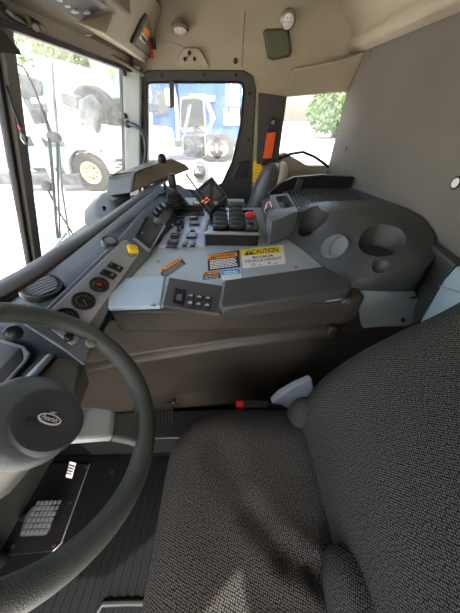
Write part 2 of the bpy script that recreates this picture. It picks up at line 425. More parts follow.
# lower frame ledge + door release seen behind the hood
MB().prism([V((.02, yd, .93)), V((.11, yd, .93)), V((.12, yd, 1.03)), V((.06, yd, 1.02))], (0, -.03, 0)).build('door_latch', 'black', D1, bevel=.004)
for sgn, c in ((1, (-.40)),):
    MB().box((-.30, yd - .02, .72), (.30, .04, .10)).build('armrest', 'door_dark', D1, bevel=.01)

# grab handle on the corner pillar
gh = thing('grab_handle', 'curved black grab handle on the pillar beside the passenger door', 'handle')
pts = [U(128, 124, y=1.73), U(133, 124.5, y=1.69), U(140, 129, y=1.66), U(145, 138, y=1.65), U(146.5, 150, y=1.65), U(145, 162, y=1.66), U(141, 172, y=1.68), U(134, 180, y=1.72)]
MB().tube(pts, .011, 12).build('handle_bar', 'black', gh, smooth=True)
MB().lathe(pts[0], (0, -1, 0), [(.018, -.01), (.018, .012), (.01, .018)]).build('mounting_foot', 'black', gh, smooth=True)
MB().lathe(pts[-1], (0, -1, 0), [(.018, -.01), (.018, .012), (.01, .018)]).build('mounting_foot', 'black', gh, smooth=True)

# ------------------------------------------------------------------ quarter window
struct(MB().prism([p + V((0, .04, 0)) for p in (qa, V((XB, Y1, qb.z)), V((XB, Y1, qc.z)), V((.52, Y1, qc.z)), qd + V((.05, 0, -.005)), qd)], (0, .004, 0)).build('window_3', 'glass'))
# dark rubber edge under the quarter window
tp = [U(278, 159, y=Y1 - .005), U(290, 154, y=Y1 - .005), U(303, 152, y=Y1 - .005), U(315, 157, y=Y1 - .005), U(329, 167, y=Y1 - .005)]
struct(MB().tube(tp, .008, 10).build('trim_12', 'rubber', smooth=True))
# pillar cover dark grey with the belt
pl = [U(258, 93, y=1.768), U(286.5, 97, y=1.768), U(279, 152, y=1.768), U(277, 163, y=1.768), U(256, 164, y=1.768), U(257.5, 130, y=1.768)]
struct(MB().prism(pl, (0, -.018, 0)).build('trim_13', 'pillar_dark', bevel=.004))
pl = [U(256, 165, y=1.768), U(277, 164, y=1.768), U(276, 215, y=1.768), U(250, 215, y=1.768)]
struct(MB().prism(pl, (0, -.012, 0)).build('trim_14', 'offwhite', bevel=.004))
pl = [U(254, 161, y=1.752), U(262, 161, y=1.752), U(261.5, 182, y=1.752), U(252.5, 182, y=1.752)]
F = Fr(pl[3], pl[2], pl[0])
yl = thing('caution_sticker', 'small yellow sticker on the white lower door pillar left of the orange belt', 'sticker')
F.rect(MB(), 0, 0, F.w, F.h, .001).build('sticker_sheet', 'yellow', yl)
mb = MB()
for k in range(6): F.rect(mb, .008, .02 + k * .018, F.w - .008, .025 + k * .018, .0016, .001)
mb.build('small_print', 'orange', yl)
sbt = thing('seat_belt', 'bright orange seat belt hanging from the dark door pillar', 'seat belt')
ya = 1.725
P = [U(271.5, 133, y=ya), U(269.5, 145, y=ya), U(267, 160, y=ya), U(265.5, 172, y=ya), U(263, 185, y=ya), U(260, 200, y=ya)]
mb = MB(); loops = []
for i, p in enumerate(P):
    w_ = .027 if i < 3 else .025
    loops.append([p + V((-w_, 0, 0)), p + V((w_, 0, .004)), p + V((w_, .004, .004)), p + V((-w_, .004, 0))])
mb.loft(loops).build('webbing', 'belt_orange', sbt, smooth=True)
q = U(272, 131, y=ya + .01)
mb = MB().prism([q + V((-.03, 0, -.008)), q + V((.035, 0, .0)), q + V((.03, 0, .03)), q + V((.012, 0, .06)), q + V((-.008, 0, .06)), q + V((-.028, 0, .025))], (0, .012, 0))
mb.build('belt_guide', 'black', sbt, bevel=.004)
MB().lathe(q + V((.002, -.001, .04)), (0, -1, 0), [(.012, 0), (.010, .01), (.003, .014)], 14).build('guide_bolt', 'steel', sbt, smooth=True)
q = U(267, 162, y=ya - .006)
MB().prism([q + V((-.036, 0, -.022)), q + V((.034, 0, -.012)), q + V((.034, 0, .022)), q + V((-.034, 0, .016))], (0, .018, 0)).build('belt_tongue', 'black', sbt, bevel=.004)

# ------------------------------------------------------------------ headliner fittings
def dome(u, v, y, r, label, tilt):
    t = thing('dome_light', label, 'lamp', group='round lamps on the headliner')
    q = U(u, v, y=y); ax = V(tilt)
    MB().lathe(q - ax.normalized() * .006, ax, [(r * 1.15, 0), (r * 1.15, .010), (r * .95, .016), (r * .9, .010)]).build('lamp_ring', 'steel' if u > 250 else 'cream_dark', t, smooth=True)
    ln = MB().lathe(q, ax, [(r * .9, 0), (r * .85, .012), (r * .5, .016), (.001, .017)]).build('lamp_lens', 'lens', t, smooth=True)
    mb = MB(); F = Fr(q, q + V((1, 0, 0)), q + ax.cross(V((1, 0, 0))) * -1)
    for k in range(7):
        a = 2 * PI * k / 6 if k < 6 else 0; rr = r * .5 if k < 6 else 0
        c = q + (F.A * math.cos(a) + F.B * math.sin(a)) * rr
        mb.lathe(c + ax.normalized() * (.0135), ax, [(.0035, 0), (.0035, .004)], 8)
    mb.build('led_cluster', 'grey_ink', ln)
dome(180, 28, 1.715, .036, 'round recessed lamp in the headliner above the passenger door', (0, -.25, -1))
dome(288, 20, 1.70, .031, 'round chrome ringed lamp in the headliner next to the square speaker', (0, -.8, -.5))
sp_ = thing('ceiling_speaker', 'olive rounded square speaker cover above the quarter window', 'speaker')
pp = [(264, 33), (267, 30.5), (285, 30), (288, 33), (290, 52), (288, 56), (273, 59), (268, 57)]
MB().prism([U(u, v, y=1.752) for u, v in pp], (0, -.010, 0)).build('speaker_grille', 'olive', sp_, bevel=.005)
c0 = U(277, 44, y=1.76)
MB().prism([c0 + (U(u, v, y=1.76) - c0) * 1.10 for u, v in pp], (0, -.010, 0)).build('speaker_frame', 'door_dark', sp_, bevel=.004)
# raised triangular boss with three screws
hb = thing('hook_plate', 'cream triangular plate with three screw holes above the door', 'plate')
MB().prism([U(174, 67, y=1.775), U(181, 50, y=1.755), U(185, 47.5, y=1.755), U(197, 47.5, y=1.755), U(201, 50, y=1.755), U(210, 67, y=1.775)], (0, .02, 0)).build('plate_body', 'cream', hb, bevel=.006)
for u, v in ((189.5, 53), (185, 59.5), (194.5, 59)):
    MB().lathe(U(u, v, y=1.757), (0, -1, 0), [(.0085, 0), (.0085, .004), (.004, .006)], 12).build('screw', 'black', hb, smooth=True)
rp = MB().lathe(U(235.5, 61, y=1.778), (0, -1, 0), [(.012, 0), (.012, .004), (.006, .007)], 14).build('rubber_plug', 'black', smooth=True)
tag(rp, 'small round black plug in the headliner near the door corner', 'plug')
# seam lines
struct(MB().tube([U(245, 12, y=1.60), U(244, 25, y=1.735), U(243, 45, y=1.779), U(242, 68, y=1.779)], .0025, 6).build('trim_15', 'cream_dark'))

# overhead locker along the windscreen
oc = thing('overhead_locker', 'cream and brown overhead locker above the windscreen', 'locker')
def sec(y, lift=0):
    return [V((-.60, y, 1.475)), V((-.455, y, 1.497)), V((-.345, y, 1.530)), V((-.31, y, 1.70)), V((-.31, y, 1.715)), V((-.60, y, 1.715))]
MB().loft([sec(YN + .02), sec(1.27)]).build('locker_body', 'cream_dark', oc, bevel=.008)
lp = [U(105, 34, z=1.47), U(146.5, 63.5, z=1.468)]
top = [V((-.315, 1.275, 1.64)), V((-.315, 1.73, 1.64))]
MB().hull8([lp[0], lp[1], top[1], top[0]], [lp[0] + V((-.10, 0, .03)), lp[1] + V((-.08, 0, .03)), top[1] + V((-.05, 0, .05)), top[0] + V((-.05, 0, .05))]).build('locker_side', 'cream', oc, bevel=.005)
# open bin with clutter in the near locker
mb = MB().prism([V((-.46, .80, 1.4975)), V((-.37, .80, 1.5235)), V((-.37, 1.10, 1.5235)), V((-.46, 1.10, 1.4975))], (.006, 0, -.003))
mb.build('bin_opening', 'black', oc)
for k in range(7): MB().box((-.44 + random.random() * .05, .83 + k * .04, 1.505 + random.random() * .008), (.02, .02, .02)).build('stowed_fitting', 'steel', oc, bevel=.004)
MB().cyl(V((-.47, 1.17, 1.483)), V((-.47, 1.17, 1.475)), .008).build('latch_button', 'steel', oc)
# slim beige handle rail under the locker
rail = MB().tube([U(26, 21, y=.93), U(60, 35, y=1.15), U(100, 51, y=1.42), U(126, 64, y=1.62), U(144, 75.5, y=1.70)], [.012, .012, .010, .009, .006], 10)
tag(rail.build('headliner_rail', 'cream_dark', smooth=True), 'slim tan rail running under the overhead locker to the far pillar', 'rail')
# two-way radio plate with label on the locker side
nF = Fr(lp[0], lp[1], top[0])
rp_ = thing('radio_plate', 'dark framed control plate with a label on the overhead locker side', 'control panel')
cs = [(143.5, 11), (160, 31), (149.5, 58), (129.5, 42)]
pp = [nF.p(*nF.hit(u, v), 0) for u, v in cs]
sgn = 1 if nF.N.dot(CAM - pp[0]) > 0 else -1
MB().prism(pp, nF.N * sgn * .010).build('plate_frame', 'door_dark', rp_, bevel=.002)
c0 = sum(pp, V()) / 4
MB().prism([c0 + (p - c0) * .88 + nF.N * sgn * .010 for p in pp], nF.N * sgn * .002).build('plate_face', 'cream_dark', rp_)
def npoly(cs, h): return [nF.p(*nF.hit(u, v), sgn * h) for u, v in cs]
MB().prism(npoly([(142, 24), (147.5, 30), (145, 36), (139.5, 30)], .0125), nF.N * sgn * .001).build('label_heading', 'orange', rp_)
MB().prism(npoly([(139, 30), (145, 37), (142, 42), (136, 36)], .0125), nF.N * sgn * .001).build('label_sheet', 'white', rp_)
mb = MB()
for k in range(5):
    mb.prism(npoly([(138 + .2 * k, 31.5 + 1.2 * k), (143.5 + .0 * k, 37.5 + .9 * k), (143.2, 38 + .9 * k), (137.6 + .2 * k, 32 + 1.2 * k)], .0137), nF.N * sgn * .0004)
mb.build('label_print', 'ink', rp_)
rc = thing('red_lanyard', 'red strap and black clip dangling beside the control plate', 'lanyard')
MB().tube([U(150, 38, y=1.66), U(150.5, 45, y=1.655), U(152.5, 52, y=1.65), U(152.5, 59, y=1.65)], [.004, .0045, .004, .006], 8).build('strap', 'red', rc, smooth=True)
MB().box(U(153.5, 44, y=1.65), (.022, .014, .036)).build('clip', 'black', rc, bevel=.004)
MB().tube([U(152, 40, y=1.66), U(160, 42, y=1.68), U(172, 42, y=1.71), U(184, 47, y=1.74)], .0018, 6).build('cord', 'cream', rc, smooth=True)
# dark sun visor tip hanging at the near windscreen corner
vz = thing('sun_visor', 'dark smooth sun visor tip at the upper left corner', 'sun visor')
MB().prism([U(-40, 20, t=0.471), U(0, 29, t=0.502), U(6, 32, t=0.509), U(16, 44, t=0.517), U(24.5, 57, t=0.524), U(12, 54, t=0.517), U(-40, 50, t=0.471)], (-.015, .006, .008)).build('visor_board', 'door_dark', vz, bevel=.004)
MB().tube([U(2, 6, t=0.517), U(10, 14, t=0.547), U(24, 22, t=0.593), U(36, 28, t=0.646)], .008, 10).build('visor_arm', 'black', vz, smooth=True)
cl = thing('clip_fitting', 'black clip with metal screw on the headliner above the windscreen', 'clip')
MB().box(U(31, 25, t=0.608), (.035, .03, .018)).build('clip_block', 'black', cl, bevel=.004)
MB().cyl(U(36, 28, t=0.593), U(34, 26, t=0.608), .007).build('clip_screw', 'steel', cl)
# dangling wire with a bare connector on the centre post
dw = thing('dangling_wire', 'dark wire with bare connector ends taped to the windscreen centre post', 'wire')
MB().tube([U(1, 52, t=0.608), U(6, 82, t=0.608), U(12, 105, t=0.608), U(18, 120, t=0.608), U(21, 128, t=0.608)], .003, 8).build('wire', 'black', dw, smooth=True)
MB().tube([U(20, 126, t=0.608), U(22, 133, t=0.604), U(26, 138, t=0.600), U(27, 144, t=0.600)], [.006, .004, .005, .002], 8).build('connector', 'black', dw, smooth=True)
MB().tube([U(21, 130, t=0.608), U(21, 138, t=0.608), U(25, 144, t=0.600)], .0022, 6).build('bare_end', 'offwhite', dw, smooth=True)
MB().tube([U(19.5, 127, t=0.606), U(21.5, 130.5, t=0.604)], .0045, 6).build('red_tape', 'red', dw, smooth=True)

# ------------------------------------------------------------------ dashboard
dash = thing('dashboard', 'dark blue grey dashboard curving along under the windscreen', 'dashboard')
Lp = [V((-.74, YN + .03, .80)), V((-.70, .30, .80)), V((-.463, .40, .90)), V((-.377, .77, .93)), V((-.330, 1.13, .95)), V((-.30, 1.52, .95))]
Rp = [V((-.68, YN + .03, .70)), V((-.63, .30, .70)), V((-.387, .363, .855)), V((-.335, .79, .878)), V((-.262, 1.07, .885)), V((-.235, 1.50, .885))]
Fp = [V((-.88, YN + .03, .74)), V((-.86, .30, .745)), V((-.84, .40, .75)), V((-.81, .77, .75)), V((-.77, 1.13, .77)), V((-.71, 1.52, .80))]
gF = Fr(Rp[2], Rp[3], Lp[2])
if gF.N.dot(CAM - gF.O) < 0: gF = Fr(Rp[3], Rp[2], Lp[3])
for i in range(2, 6):
    for q in (Lp[i], Rp[i]): q.z = gF.O.z - (gF.N.x * (q.x - gF.O.x) + gF.N.y * (q.y - gF.O.y)) / gF.N.z - .004
loops = []
for i in range(6):
    l, r, f = Lp[i], Rp[i], Fp[i]
    g = lerp(l, f, .30); g.z = l.z - .012
    loops.append([f, g, l + V((-.012, 0, .004)), l, r, r + V((.02, 0, -.03)), r + V((.0, 0, -.06)), V((f.x + .08, f.y, .66))])
MB().loft(loops).build('dash_body', 'navy', dash, bevel=.005)
# grey bezel bordering the instrument strip
def gp(u, v, h=0): a = gF.hit(u, v); return gF.p(a[0], a[1], h)
def gpoly(cs, h0, h1): return MB().prism([gp(u, v, h0) for u, v in cs], gF.N * (h1 - h0))
gpoly([(20, 322), (36, 318), (121, 236), (140, 214), (160, 196), (176, 206), (160, 235), (150, 256), (118, 292), (92, 344), (84, 366), (66, 352)], -.004, .004).build('instrument_bezel', 'dash_grey', dash, bevel=.004)
gpoly([(41, 322), (44, 318), (122, 242), (126, 241), (138.5, 251), (139, 255), (75, 345), (71, 346)], .004, .007).build('gauge_panel', 'silver', dash, bevel=.0015)
def gauge(u, v, r, kind):
    a = gF.hit(u, v); c = gF.p(a[0], a[1], .007); N = gF.N
    g = MB().lathe(c, N, [(r, -.004), (r, .006), (r * .95, .009), (r * .84, .009), (r * .80, .003), (.001, .003)], 36).build('gauge', 'black', dash, smooth=True)
    MB().lathe(c + N * .0032, N, [(r * .78, 0), (r * .78, .0006), (.0005, .0006)], 36).build('dial_face', 'gauge_face', g)
    mb = MB(); x = gF.A; y = gF.B
    for k in range(13):
        t = math.radians(-40 + k * 22); d = x * math.cos(t) + y * math.sin(t); e = N.cross(d)
        p0, p1 = c + N * .0045 + d * r * .55, c + N * .0045 + d * r * .72
        mb.prism([p0 - e * .0006, p0 + e * .0006, p1 + e * .0006, p1 - e * .0006], N * .0003)
    mb.build('dial_marks', 'grey_ink', g)
    mb = MB(); t = math.radians(kind); d = x * math.cos(t) + y * math.sin(t); e = N.cross(d)
    mb.prism([c + N * .005 - e * .001 - d * r * .1, c + N * .005 + e * .001 - d * r * .1, c + N * .005 + e * .0004 + d * r * .6], N * .0004)
    mb.build('needle', 'grey_ink', g)
    if kind == 100:
        gF2 = c + N * .006; mb = MB().prism([gF2 - x * .006 - y * .006, gF2 + x * .006 - y * .006, gF2 + x * .006 + y * .006, gF2 - x * .006 + y * .006], N * .0003)
        mb.build('red_mark', 'red', g)
gauge(99, 287, .027, 100); gauge(83.5, 303, .029, 230); gauge(66, 320, .029, 60)
for u0, v0, u1, v1 in ((103, 279, 113, 273), (110, 272, 120, 266)):
    a, b = gF.hit((u0 + u1) / 2, (v0 + v1) / 2)
    mb = MB(); gF.rect(mb, a - .014, b - .023, a + .014, b + .023, .012, .005)
    sw = mb.build('rocker_switch', 'black', dash, bevel=.003)
    mb = MB(); gF.rect(mb, a - .007, b - .002, a + .007, b + .016, .015, .010); mb.build('rocker_paddle', 'black_gloss', sw, bevel=.002)
    mb = MB(); gF.rect(mb, a - .003, b - .013, a + .003, b - .010, .0155, .010); mb.build('rocker_symbol', 'grey_ink', sw)
a, b = gF.hit(131, 256); c = gF.p(a, b, .007)
kb = MB().lathe(c, gF.N, [(.014, 0), (.014, .012), (.010, .014)]).build('parking_brake_stem', 'chrome', dash, smooth=True)
R = Matrix((gF.A, gF.B, gF.N)).transposed() @ Matrix.Rotation(.6, 3, 'Z')
MB().box(c + gF.N * .026, (.034, .034, .016), R).build('yellow_knob', 'yellow', kb, bevel=.004)
R0 = Matrix((gF.A, gF.B, gF.N)).transposed()
mb = MB()
for k in range(3): mb.box(c + gF.N * .0345 + R @ V((0, .008 - k * .008, 0)), (.022, .003, .0006), R)
mb.build('knob_lettering', 'orange', kb)
a, b = gF.hit(68.5, 340); MB().lathe(gF.p(a, b, .007), gF.N, [(.010, 0), (.010, .010), (.007, .013), (.001, .013)]).build('dimmer_knob', 'black', dash, smooth=True)
a, b = gF.hit(48, 325); MB().lathe(gF.p(a, b, .007), gF.N, [(.009, 0), (.009, .010), (.006, .013), (.001, .013)]).build('dimmer_knob', 'black', dash, smooth=True)
a, b = gF.hit(127.5, 245); MB().lathe(gF.p(a, b, .007), gF.N, [(.006, 0), (.006, .004), (.001, .005)]).build('panel_screw', 'steel', dash, smooth=True)
a, b = gF.hit(91, 344); MB().lathe(gF.p(a, b, .002), gF.N, [(.013, 0), (.013, .006), (.009, .008), (.009, .004), (.001, .004)]).build('socket_ring', 'steel', dash, smooth=True)
# lettering strip on the gauge panel edge
# radio unit
rf = [(134, 239), (146, 217), (163, 227), (149.5, 251)]
rd = gpoly(rf, .004, .012).build('radio', 'black', dash, bevel=.002)
c0 = sum([gp(u, v) for u, v in rf], V()) / 4
MB().prism([c0 + (gp(u, v) - c0) * .80 + gF.N * .012 for u, v in rf], gF.N * .002).build('radio_display', 'brown_black', rd, bevel=.001)
gpoly([(136.5, 237), (145.5, 220), (147.5, 221.5), (138.5, 238.6)], .012, .016).build('cassette_slot', 'black_gloss', rd)
gpoly([(148.4, 251.5), (163.5, 226.5), (165, 227.5), (149.5, 253)], .004, .010).build('radio_trim', 'silver', rd)
gpoly([(132.5, 240.3), (134, 239), (149.5, 251), (148.4, 253)], .004, .010).build('radio_trim', 'silver', rd)
a, b = gF.hit(155.5, 224.5); MB().lathe(gF.p(a, b, .012), gF.N, [(.014, 0), (.013, .014), (.009, .018), (.001, .018)]).build('radio_knob', 'steel', rd, smooth=True)
a, b = gF.hit(141, 236); MB().lathe(gF.p(a, b, .012), gF.N, [(.004, 0), (.004, .006), (.001, .006)]).build('radio_button', 'steel', rd, smooth=True)
for u, v in ((155, 216), (158.6, 212), (162.4, 208)):
    sw = gpoly([(u - 3.5, v - 2.2), (u - .8, v - 4.2), (u + 4.2, v + .4), (u + 2.2, v + 3)], .004, .014).build('rocker_switch', 'black_gloss', dash, bevel=.002)
    gpoly([(u - 2.6, v - 2.2), (u - 1.6, v - 3), (u + 1.8, v + 0.2), (u + .8, v + 1.2)], .014, .016).build('switch_highlight', 'steel', sw, bevel=.001)
# round air vents
def vent(u, v, z, r, ang):
    c = U(u, v, z=z); N = V((.35, -.05, 1)).normalized()
    t = MB().lathe(c, N, [(r * 1.05, -.01), (r * 1.05, .008), (r, .014), (r * .86, .014), (r * .80, .002), (.001, .0)], 36).build('air_vent', 'black', dash, smooth=True)
    F = Fr(c, c + V((math.cos(ang), math.sin(ang), 0)), c + N.cross(V((math.cos(ang), math.sin(ang), 0))))
    for k in range(-3, 4):
        w_ = math.sqrt(max(.05, 1 - (k / 4.0) ** 2)) * r * .8
        mb = MB(); F.rect(mb, -w_, k * r * .2 - .0035, w_, k * r * .2 + .0035, .012, .006); mb.build('vent_louvre', 'dash_grey', t, bevel=.001)
vent(42, 288, .905, .050, .9)
vent(110, 243, .925, .026, .9)
# long hood over the top of the dash
def brow_sec(p, k):
    p = V(p); return [p] + [p + V(q) * k for q in ((.004, 0, .012), (-.020, 0, .024), (-.062, 0, .020), (-.076, 0, .006), (-.070, 0, -.004), (-.02, 0, .004))]
bp_ = [(U(-45, 338, z=.98), 1.1), (U(0, 305, z=.98), 1.0), (U(44, 277, z=.985), .9), (U(70, 257, z=.99), .8), (U(95, 237, z=.995), .65), (U(140, 201, z=1.0), .55), (U(180, 172, z=1.005), .55)]
hood = MB().loft([brow_sec(p, k) for p, k in bp_]).build('dash_hood', 'brown_black', dash, bevel=.003)
for u, v in ((-20, 318), (170, 178)):
    q = U(u, v, z=.99); MB().box(q + V((-.035, 0, -.04)), (.012, .03, .09)).build('hood_strut', 'black', hood)
# raised end of the hood
a = [U(131, 193, z=1.00), U(133, 173, z=1.06), U(139, 170, z=1.075), U(171, 158, z=1.085), U(186, 164, z=1.05), U(191, 169.5, z=1.02), U(170, 177, z=1.01)]
MB().prism(a, (-.13, .015, -.02)).build('hood_end_box', 'column', hood, bevel=.008)
c0 = sum(a, V()) / 7
nrm = (a[3] - a[0]).cross(a[5] - a[0]).normalized(); nrm = nrm if nrm.dot(CAM - c0) > 0 else -nrm
MB().prism([c0 + (p - c0) * .90 + nrm * .001 for p in a], nrm * .004).build('hood_end_sheen', M['cream_dark'], hood, bevel=.002)  # tan sheet: beige reflection painted over the face of the end box
q = U(162, 157.5, z=1.10)
MB().lathe(q, (.3, -.5, .8), [(.022, -.02), (.022, .0), (.016, .010), (.002, .012)]).build('sensor_cap', 'black', hood, smooth=True)
# little pod with an open cup on the windscreen side of the hood
pod = thing('dash_top_pod', 'beige dash top pod with a dark open pocket near the windscreen', 'pod')
a = [U(95, 203, z=.965), U(103, 192, z=.985), U(122, 187, z=.985), U(131, 190, z=.98), U(132, 205, z=.955), U(106, 222, z=.93), U(96, 215, z=.94)]
MB().prism(a, (-.09, .03, -.05)).build('pod_body', 'door_dark', pod, bevel=.01)
c0 = U(113, 196.5, z=.985)
MB().prism([U(105, 196, z=.985), U(118, 189.5, z=.988), U(128, 191, z=.985), U(127, 197, z=.975), U(113, 202, z=.972)], (0, 0, .004)).build('pod_pocket', 'black', pod, bevel=.002)
MB().lathe(U(104, 208, z=.965), (.5, -.5, .7), [(.008, -.01), (.008, .004), (.003, .006)]).build('pod_screw', 'black_gloss', pod, smooth=True)

# ------------------------------------------------------------------ engine cover between the seats
ec = thing('engine_cover', 'wide dark engine cover filling the middle of the cab', 'engine cover')
st = []
for (x, yf, zt_, zc) in ((-.82, .45, .70, .53), (-.52, .475, .80, .565), (-.33, .49, .80, .60), (0, .52, .81, .64), (.38, .545, .82, .685), (.63, .57, .83, .71)):
    st.append([V((x, yf + .02, zt_)), V((x, yf + .022, zc + .03)), V((x, yf + .004, zc + .012)), V((x, yf, zc)), V((x, yf + .006, zc - .02)), V((x, yf + .012, .30)), V((x, yf + .03, .20)), V((x, yf + .03, .01)), V((x, 1.36, .01)), V((x, 1.36, zt_))])
MB().loft(st).build('cover_body', 'brown_black', ec, bevel=.006)
# step along its foot
MB().prism([V((-.68, .372, .0)), V((.28, .40, .0)), V((.28, .52, .0)), V((-.68, .50, .0))], (0, 0, .185)).build('foot_step', 'black', ec, bevel=.006)
# front rail
rl_ = MB()
za = [(-.350, .500, .843, .752), (-.30, .497, .846, .752), (0, .505, .848, .755), (.30, .515, .858, .765), (.388, .522, .866, .775), (.406, .54, .866, .79)]
rl_.loft([[V((x, y, zt_ - .006)), V((x, y + .006, zt_)), V((x, y + .07, zt_)), V((x, y + .07, zb_)), V((x, y + .008, zb_)), V((x, y, zb_ + .008))] for x, y, zt_, zb_ in za])
rl_.build('front_rail', 'brown_black', ec, bevel=.003)
q = U(346, 302, y=.512); MB().lathe(q, (0, -1, .2), [(.011, -.004), (.011, .003), (.008, .005), (.005, .001), (.001, .001)]).build('rail_bolt', 'charcoal', ec, smooth=True)
for u, v in ((332, 331), (228, 348)):
    q = U(u, v, y=.538); MB().pad(q + V((-.016, -.010, -.03)), q + V((.016, .02, .024)), .3, 6).build('hinge_lug', 'brown_black', ec, smooth=True)
# grey top plate
tp_ = [(-.350, .515), (-.372, .62), (-.338, .80), (-.262, 1.06), (-.22, 1.36), (.27, 1.36), (.25, 1.08), (.315, .94), (.41, .60), (.40, .56), (.33, .53), (-.1, .51)]
MB().prism([V((x, y, .80)) for x, y in tp_], (0, 0, .062)).build('top_plate', 'plate', ec, bevel=.004)
TF = Fr(V((-.4, .5, .862)), V((.4, .5, .862)), V((-.4, 1.3, .862)))
def tpoly(cs, z, h, m, name, par, bevel=.002): return MB().prism([U(u, v, z=z) for u, v in cs], (0, 0, h)).build(name, m, par, bevel=bevel)
# raised dark border along the top plate's left edge
# blue lid
lid = tpoly([(109.5, 311.5), (111, 290), (124, 281.5), (166, 279.5), (161, 309.5)], .853, .016, 'lid', 'cover_lid', ec, .004)
for u, v in ((153, 305),): MB().lathe(U(u, v, z=.869), (0, 0, 1), [(.007, 0), (.007, .003), (.002, .004)]).build('lid_screw', 'steel', lid, smooth=True)
for u, v in ((158, 262), (338, 261), (297, 262)):
    pass
for u, v in ((157.5, 261.5), (296, 267)):
    MB().lathe(U(u, v, z=.862), (0, 0, 1), [(.008, 0), (.008, .003), (.002, .004)]).build('plate_screw', 'steel', ec, smooth=True)
# key pad
kp = tpoly([(170, 281.5), (223, 290), (221, 318.5), (163.5, 310.5)], .850, .018, 'brown_black', 'control_pad', ec, .004)
KF = Fr(U(166, 306, z=.868), U(218, 314, z=.868), U(172, 285, z=.868))
tpoly([(172.5, 303), (175.5, 288.5), (186, 290.5), (184, 305.5)], .868, .002, 'black_gloss', 'pad_display', kp, 0)
tpoly([(176, 300), (177.5, 294), (183, 295), (181.8, 301.3)], .869, .003, 'charcoal', 'pad_button', kp, .001)
for i, u in enumerate((190, 198.5, 207)):
    for j, v in enumerate((304, 297)):
        v2 = v + i * 1.2
        a, b = KF.hit(u - j * -.6, v2)
        mb = MB(); KF.rect(mb, a - .011, b - .011, a + .011, b + .011, .004); kk = mb.build('key', 'black', kp, bevel=.002)
        mb = MB(); KF.rect(mb, a - .006, b - .002 + .002 * j, a + .006, b + .003 + .002 * j, .0046, .0038)
        mb.prism([KF.p(a - .005, b + .004, .004), KF.p(a + .005, b + .004, .004), KF.p(a, b + .008, .004)], KF.N * .0006)
        mb.build('key_symbol', 'grey_ink', kk)
# arm pad
A0 = [U(221, 287, z=.870), U(324, 272, z=.876), U(352, 289, z=.872), U(351, 297.5, z=.862), U(219, 317, z=.852), U(216, 312, z=.853)]
A1 = [p + V((0, 0, .030)) for p in A0]; A1 = [lerp(p, sum(A1, V()) / 6, .05) for p in A1]
MB().hull8([p - V((0, 0, .02)) for p in A0], A1).build('arm_pad', 'charcoal', ec, bevel=.008, seg=3)

# stickers on the plate
def sheet(cs, m, name, par, z=.862, h=.0008):
    return MB().prism([U(u, v, z=z) for u, v in cs], (0, 0, h)).build(name, m, par)
def sframe(cs, z=.8628):   # TL TR BR BL
    P_ = [U(u, v, z=z) for u, v in cs]; F_ = Fr(P_[3], P_[2], P_[0]); F_.B = (P_[0] - P_[3]).normalized(); return F_
def tri(F, a, b, s, par):
    MB().prism([F.p(a, b, .0003), F.p(a + s, b, .0003), F.p(a + s / 2, b + s * .9, .0003)], F.N * .0005).build('alert_triangle', 'ink', par)
    F.text('!', a + s * .44, b + s * .12, s * .12, s * .5, 'yellow', par, 'alert_mark', .0012)
def bars(F, a0, a1, bs, hh, m, par, seed=1):
    r = random.Random(seed); mb = MB()
    for b in bs:
        x = a0
        while x < a1 - .004:
            l = min(a1 - x, .004 + r.random() * .010); F.rect(mb, x, b, x + l, b + hh, .0009, .0002); x += l + .0018
    return mb.build('small_print', m, par)
# caution, yellow and white
cs = [(240.7, 250), (283, 244.8), (285.8, 263.5), (243, 268.3)]
c_ = thing('caution_sticker', 'yellow and white CAUTION maximum vehicle height sticker on the grey console plate', 'sticker')
sheet(cs, 'white', 'sticker_sheet', c_); F = sframe(cs); W, H = F.w, F.h
mb = MB(); F.rect(mb, 0, H * .60, W, H, .0003); mb.build('yellow_band', 'yellow', c_)
tri(F, W * .06, H * .66, H * .30, c_)
F.text('CAUTION', W * .27, H * .67, W * .67, H * .26, 'ink', c_, lift=.001)
F.text('MAXIMUM', W * .26, H * .43, W * .50, H * .12, 'ink', c_, lift=.0006)
F.text('VEHICLE HEIGHT', W * .05, H * .25, W * .90, H * .13, 'ink', c_, lift=.0006)
F.text('12', W * .20, H * .06, W * .09, H * .13, 'ink', c_, lift=.0006)
F.text('6', W * .60, H * .06, W * .05, H * .13, 'ink', c_, lift=.0006)
mb = MB(); F.rect(mb, W * .36, H * .06, W * .44, H * .075, .0005); F.rect(mb, W * .72, H * .06, W * .82, H * .075, .0005); mb.build('underline', 'ink', c_)
# warnings
def warn(cs, label, band, txt, nb, seed, tr=True):
    t = thing('warning_sticker', label, 'sticker'); sheet(cs, 'ink', 'sticker_sheet', t); F = sframe(cs); W, H = F.w, F.h
    mb = MB(); F.rect(mb, 0, H * (1 - band), W, H, .0003); mb.build('orange_band', 'orange', t)
    if tr: tri(F, W * .06, H * (1 - band * .88), H * band * .78, t)
    F.text(txt, W * (.25), H * (1 - band * .80), W * .66, H * band * .62, 'ink', t, lift=.0006)
    bars(F, W * .07, W * .93, [H * (1 - band) * (.12 + k * .84 / nb) for k in range(nb)], H * (.05 if nb > 3 else .03), 'white', t, seed)
warn([(207.5, 255.3), (239, 250.3), (240.2, 267), (208, 271)], 'upright orange and black WARNING sticker just left of the yellow CAUTION sticker', .30, 'WARNING', 6, 3)
warn([(203, 272.2), (220, 270.2), (220.4, 277.8), (203.2, 280)], 'tiny orange and black warning sticker beside the blue one', .36, 'WARNING', 3, 4)
warn([(158.5, 270), (180.5, 256.8), (186, 264), (163.8, 278.5)], 'tilted orange and black WARNING sticker at the left end of the plate', .36, 'WARNING', 3, 5)
t = thing('information_sticker', 'small blue and white sticker under the WARNING sticker', 'sticker')
cs = [(221.3, 270), (240.7, 268), (241.8, 278.6), (222.2, 280.3)]
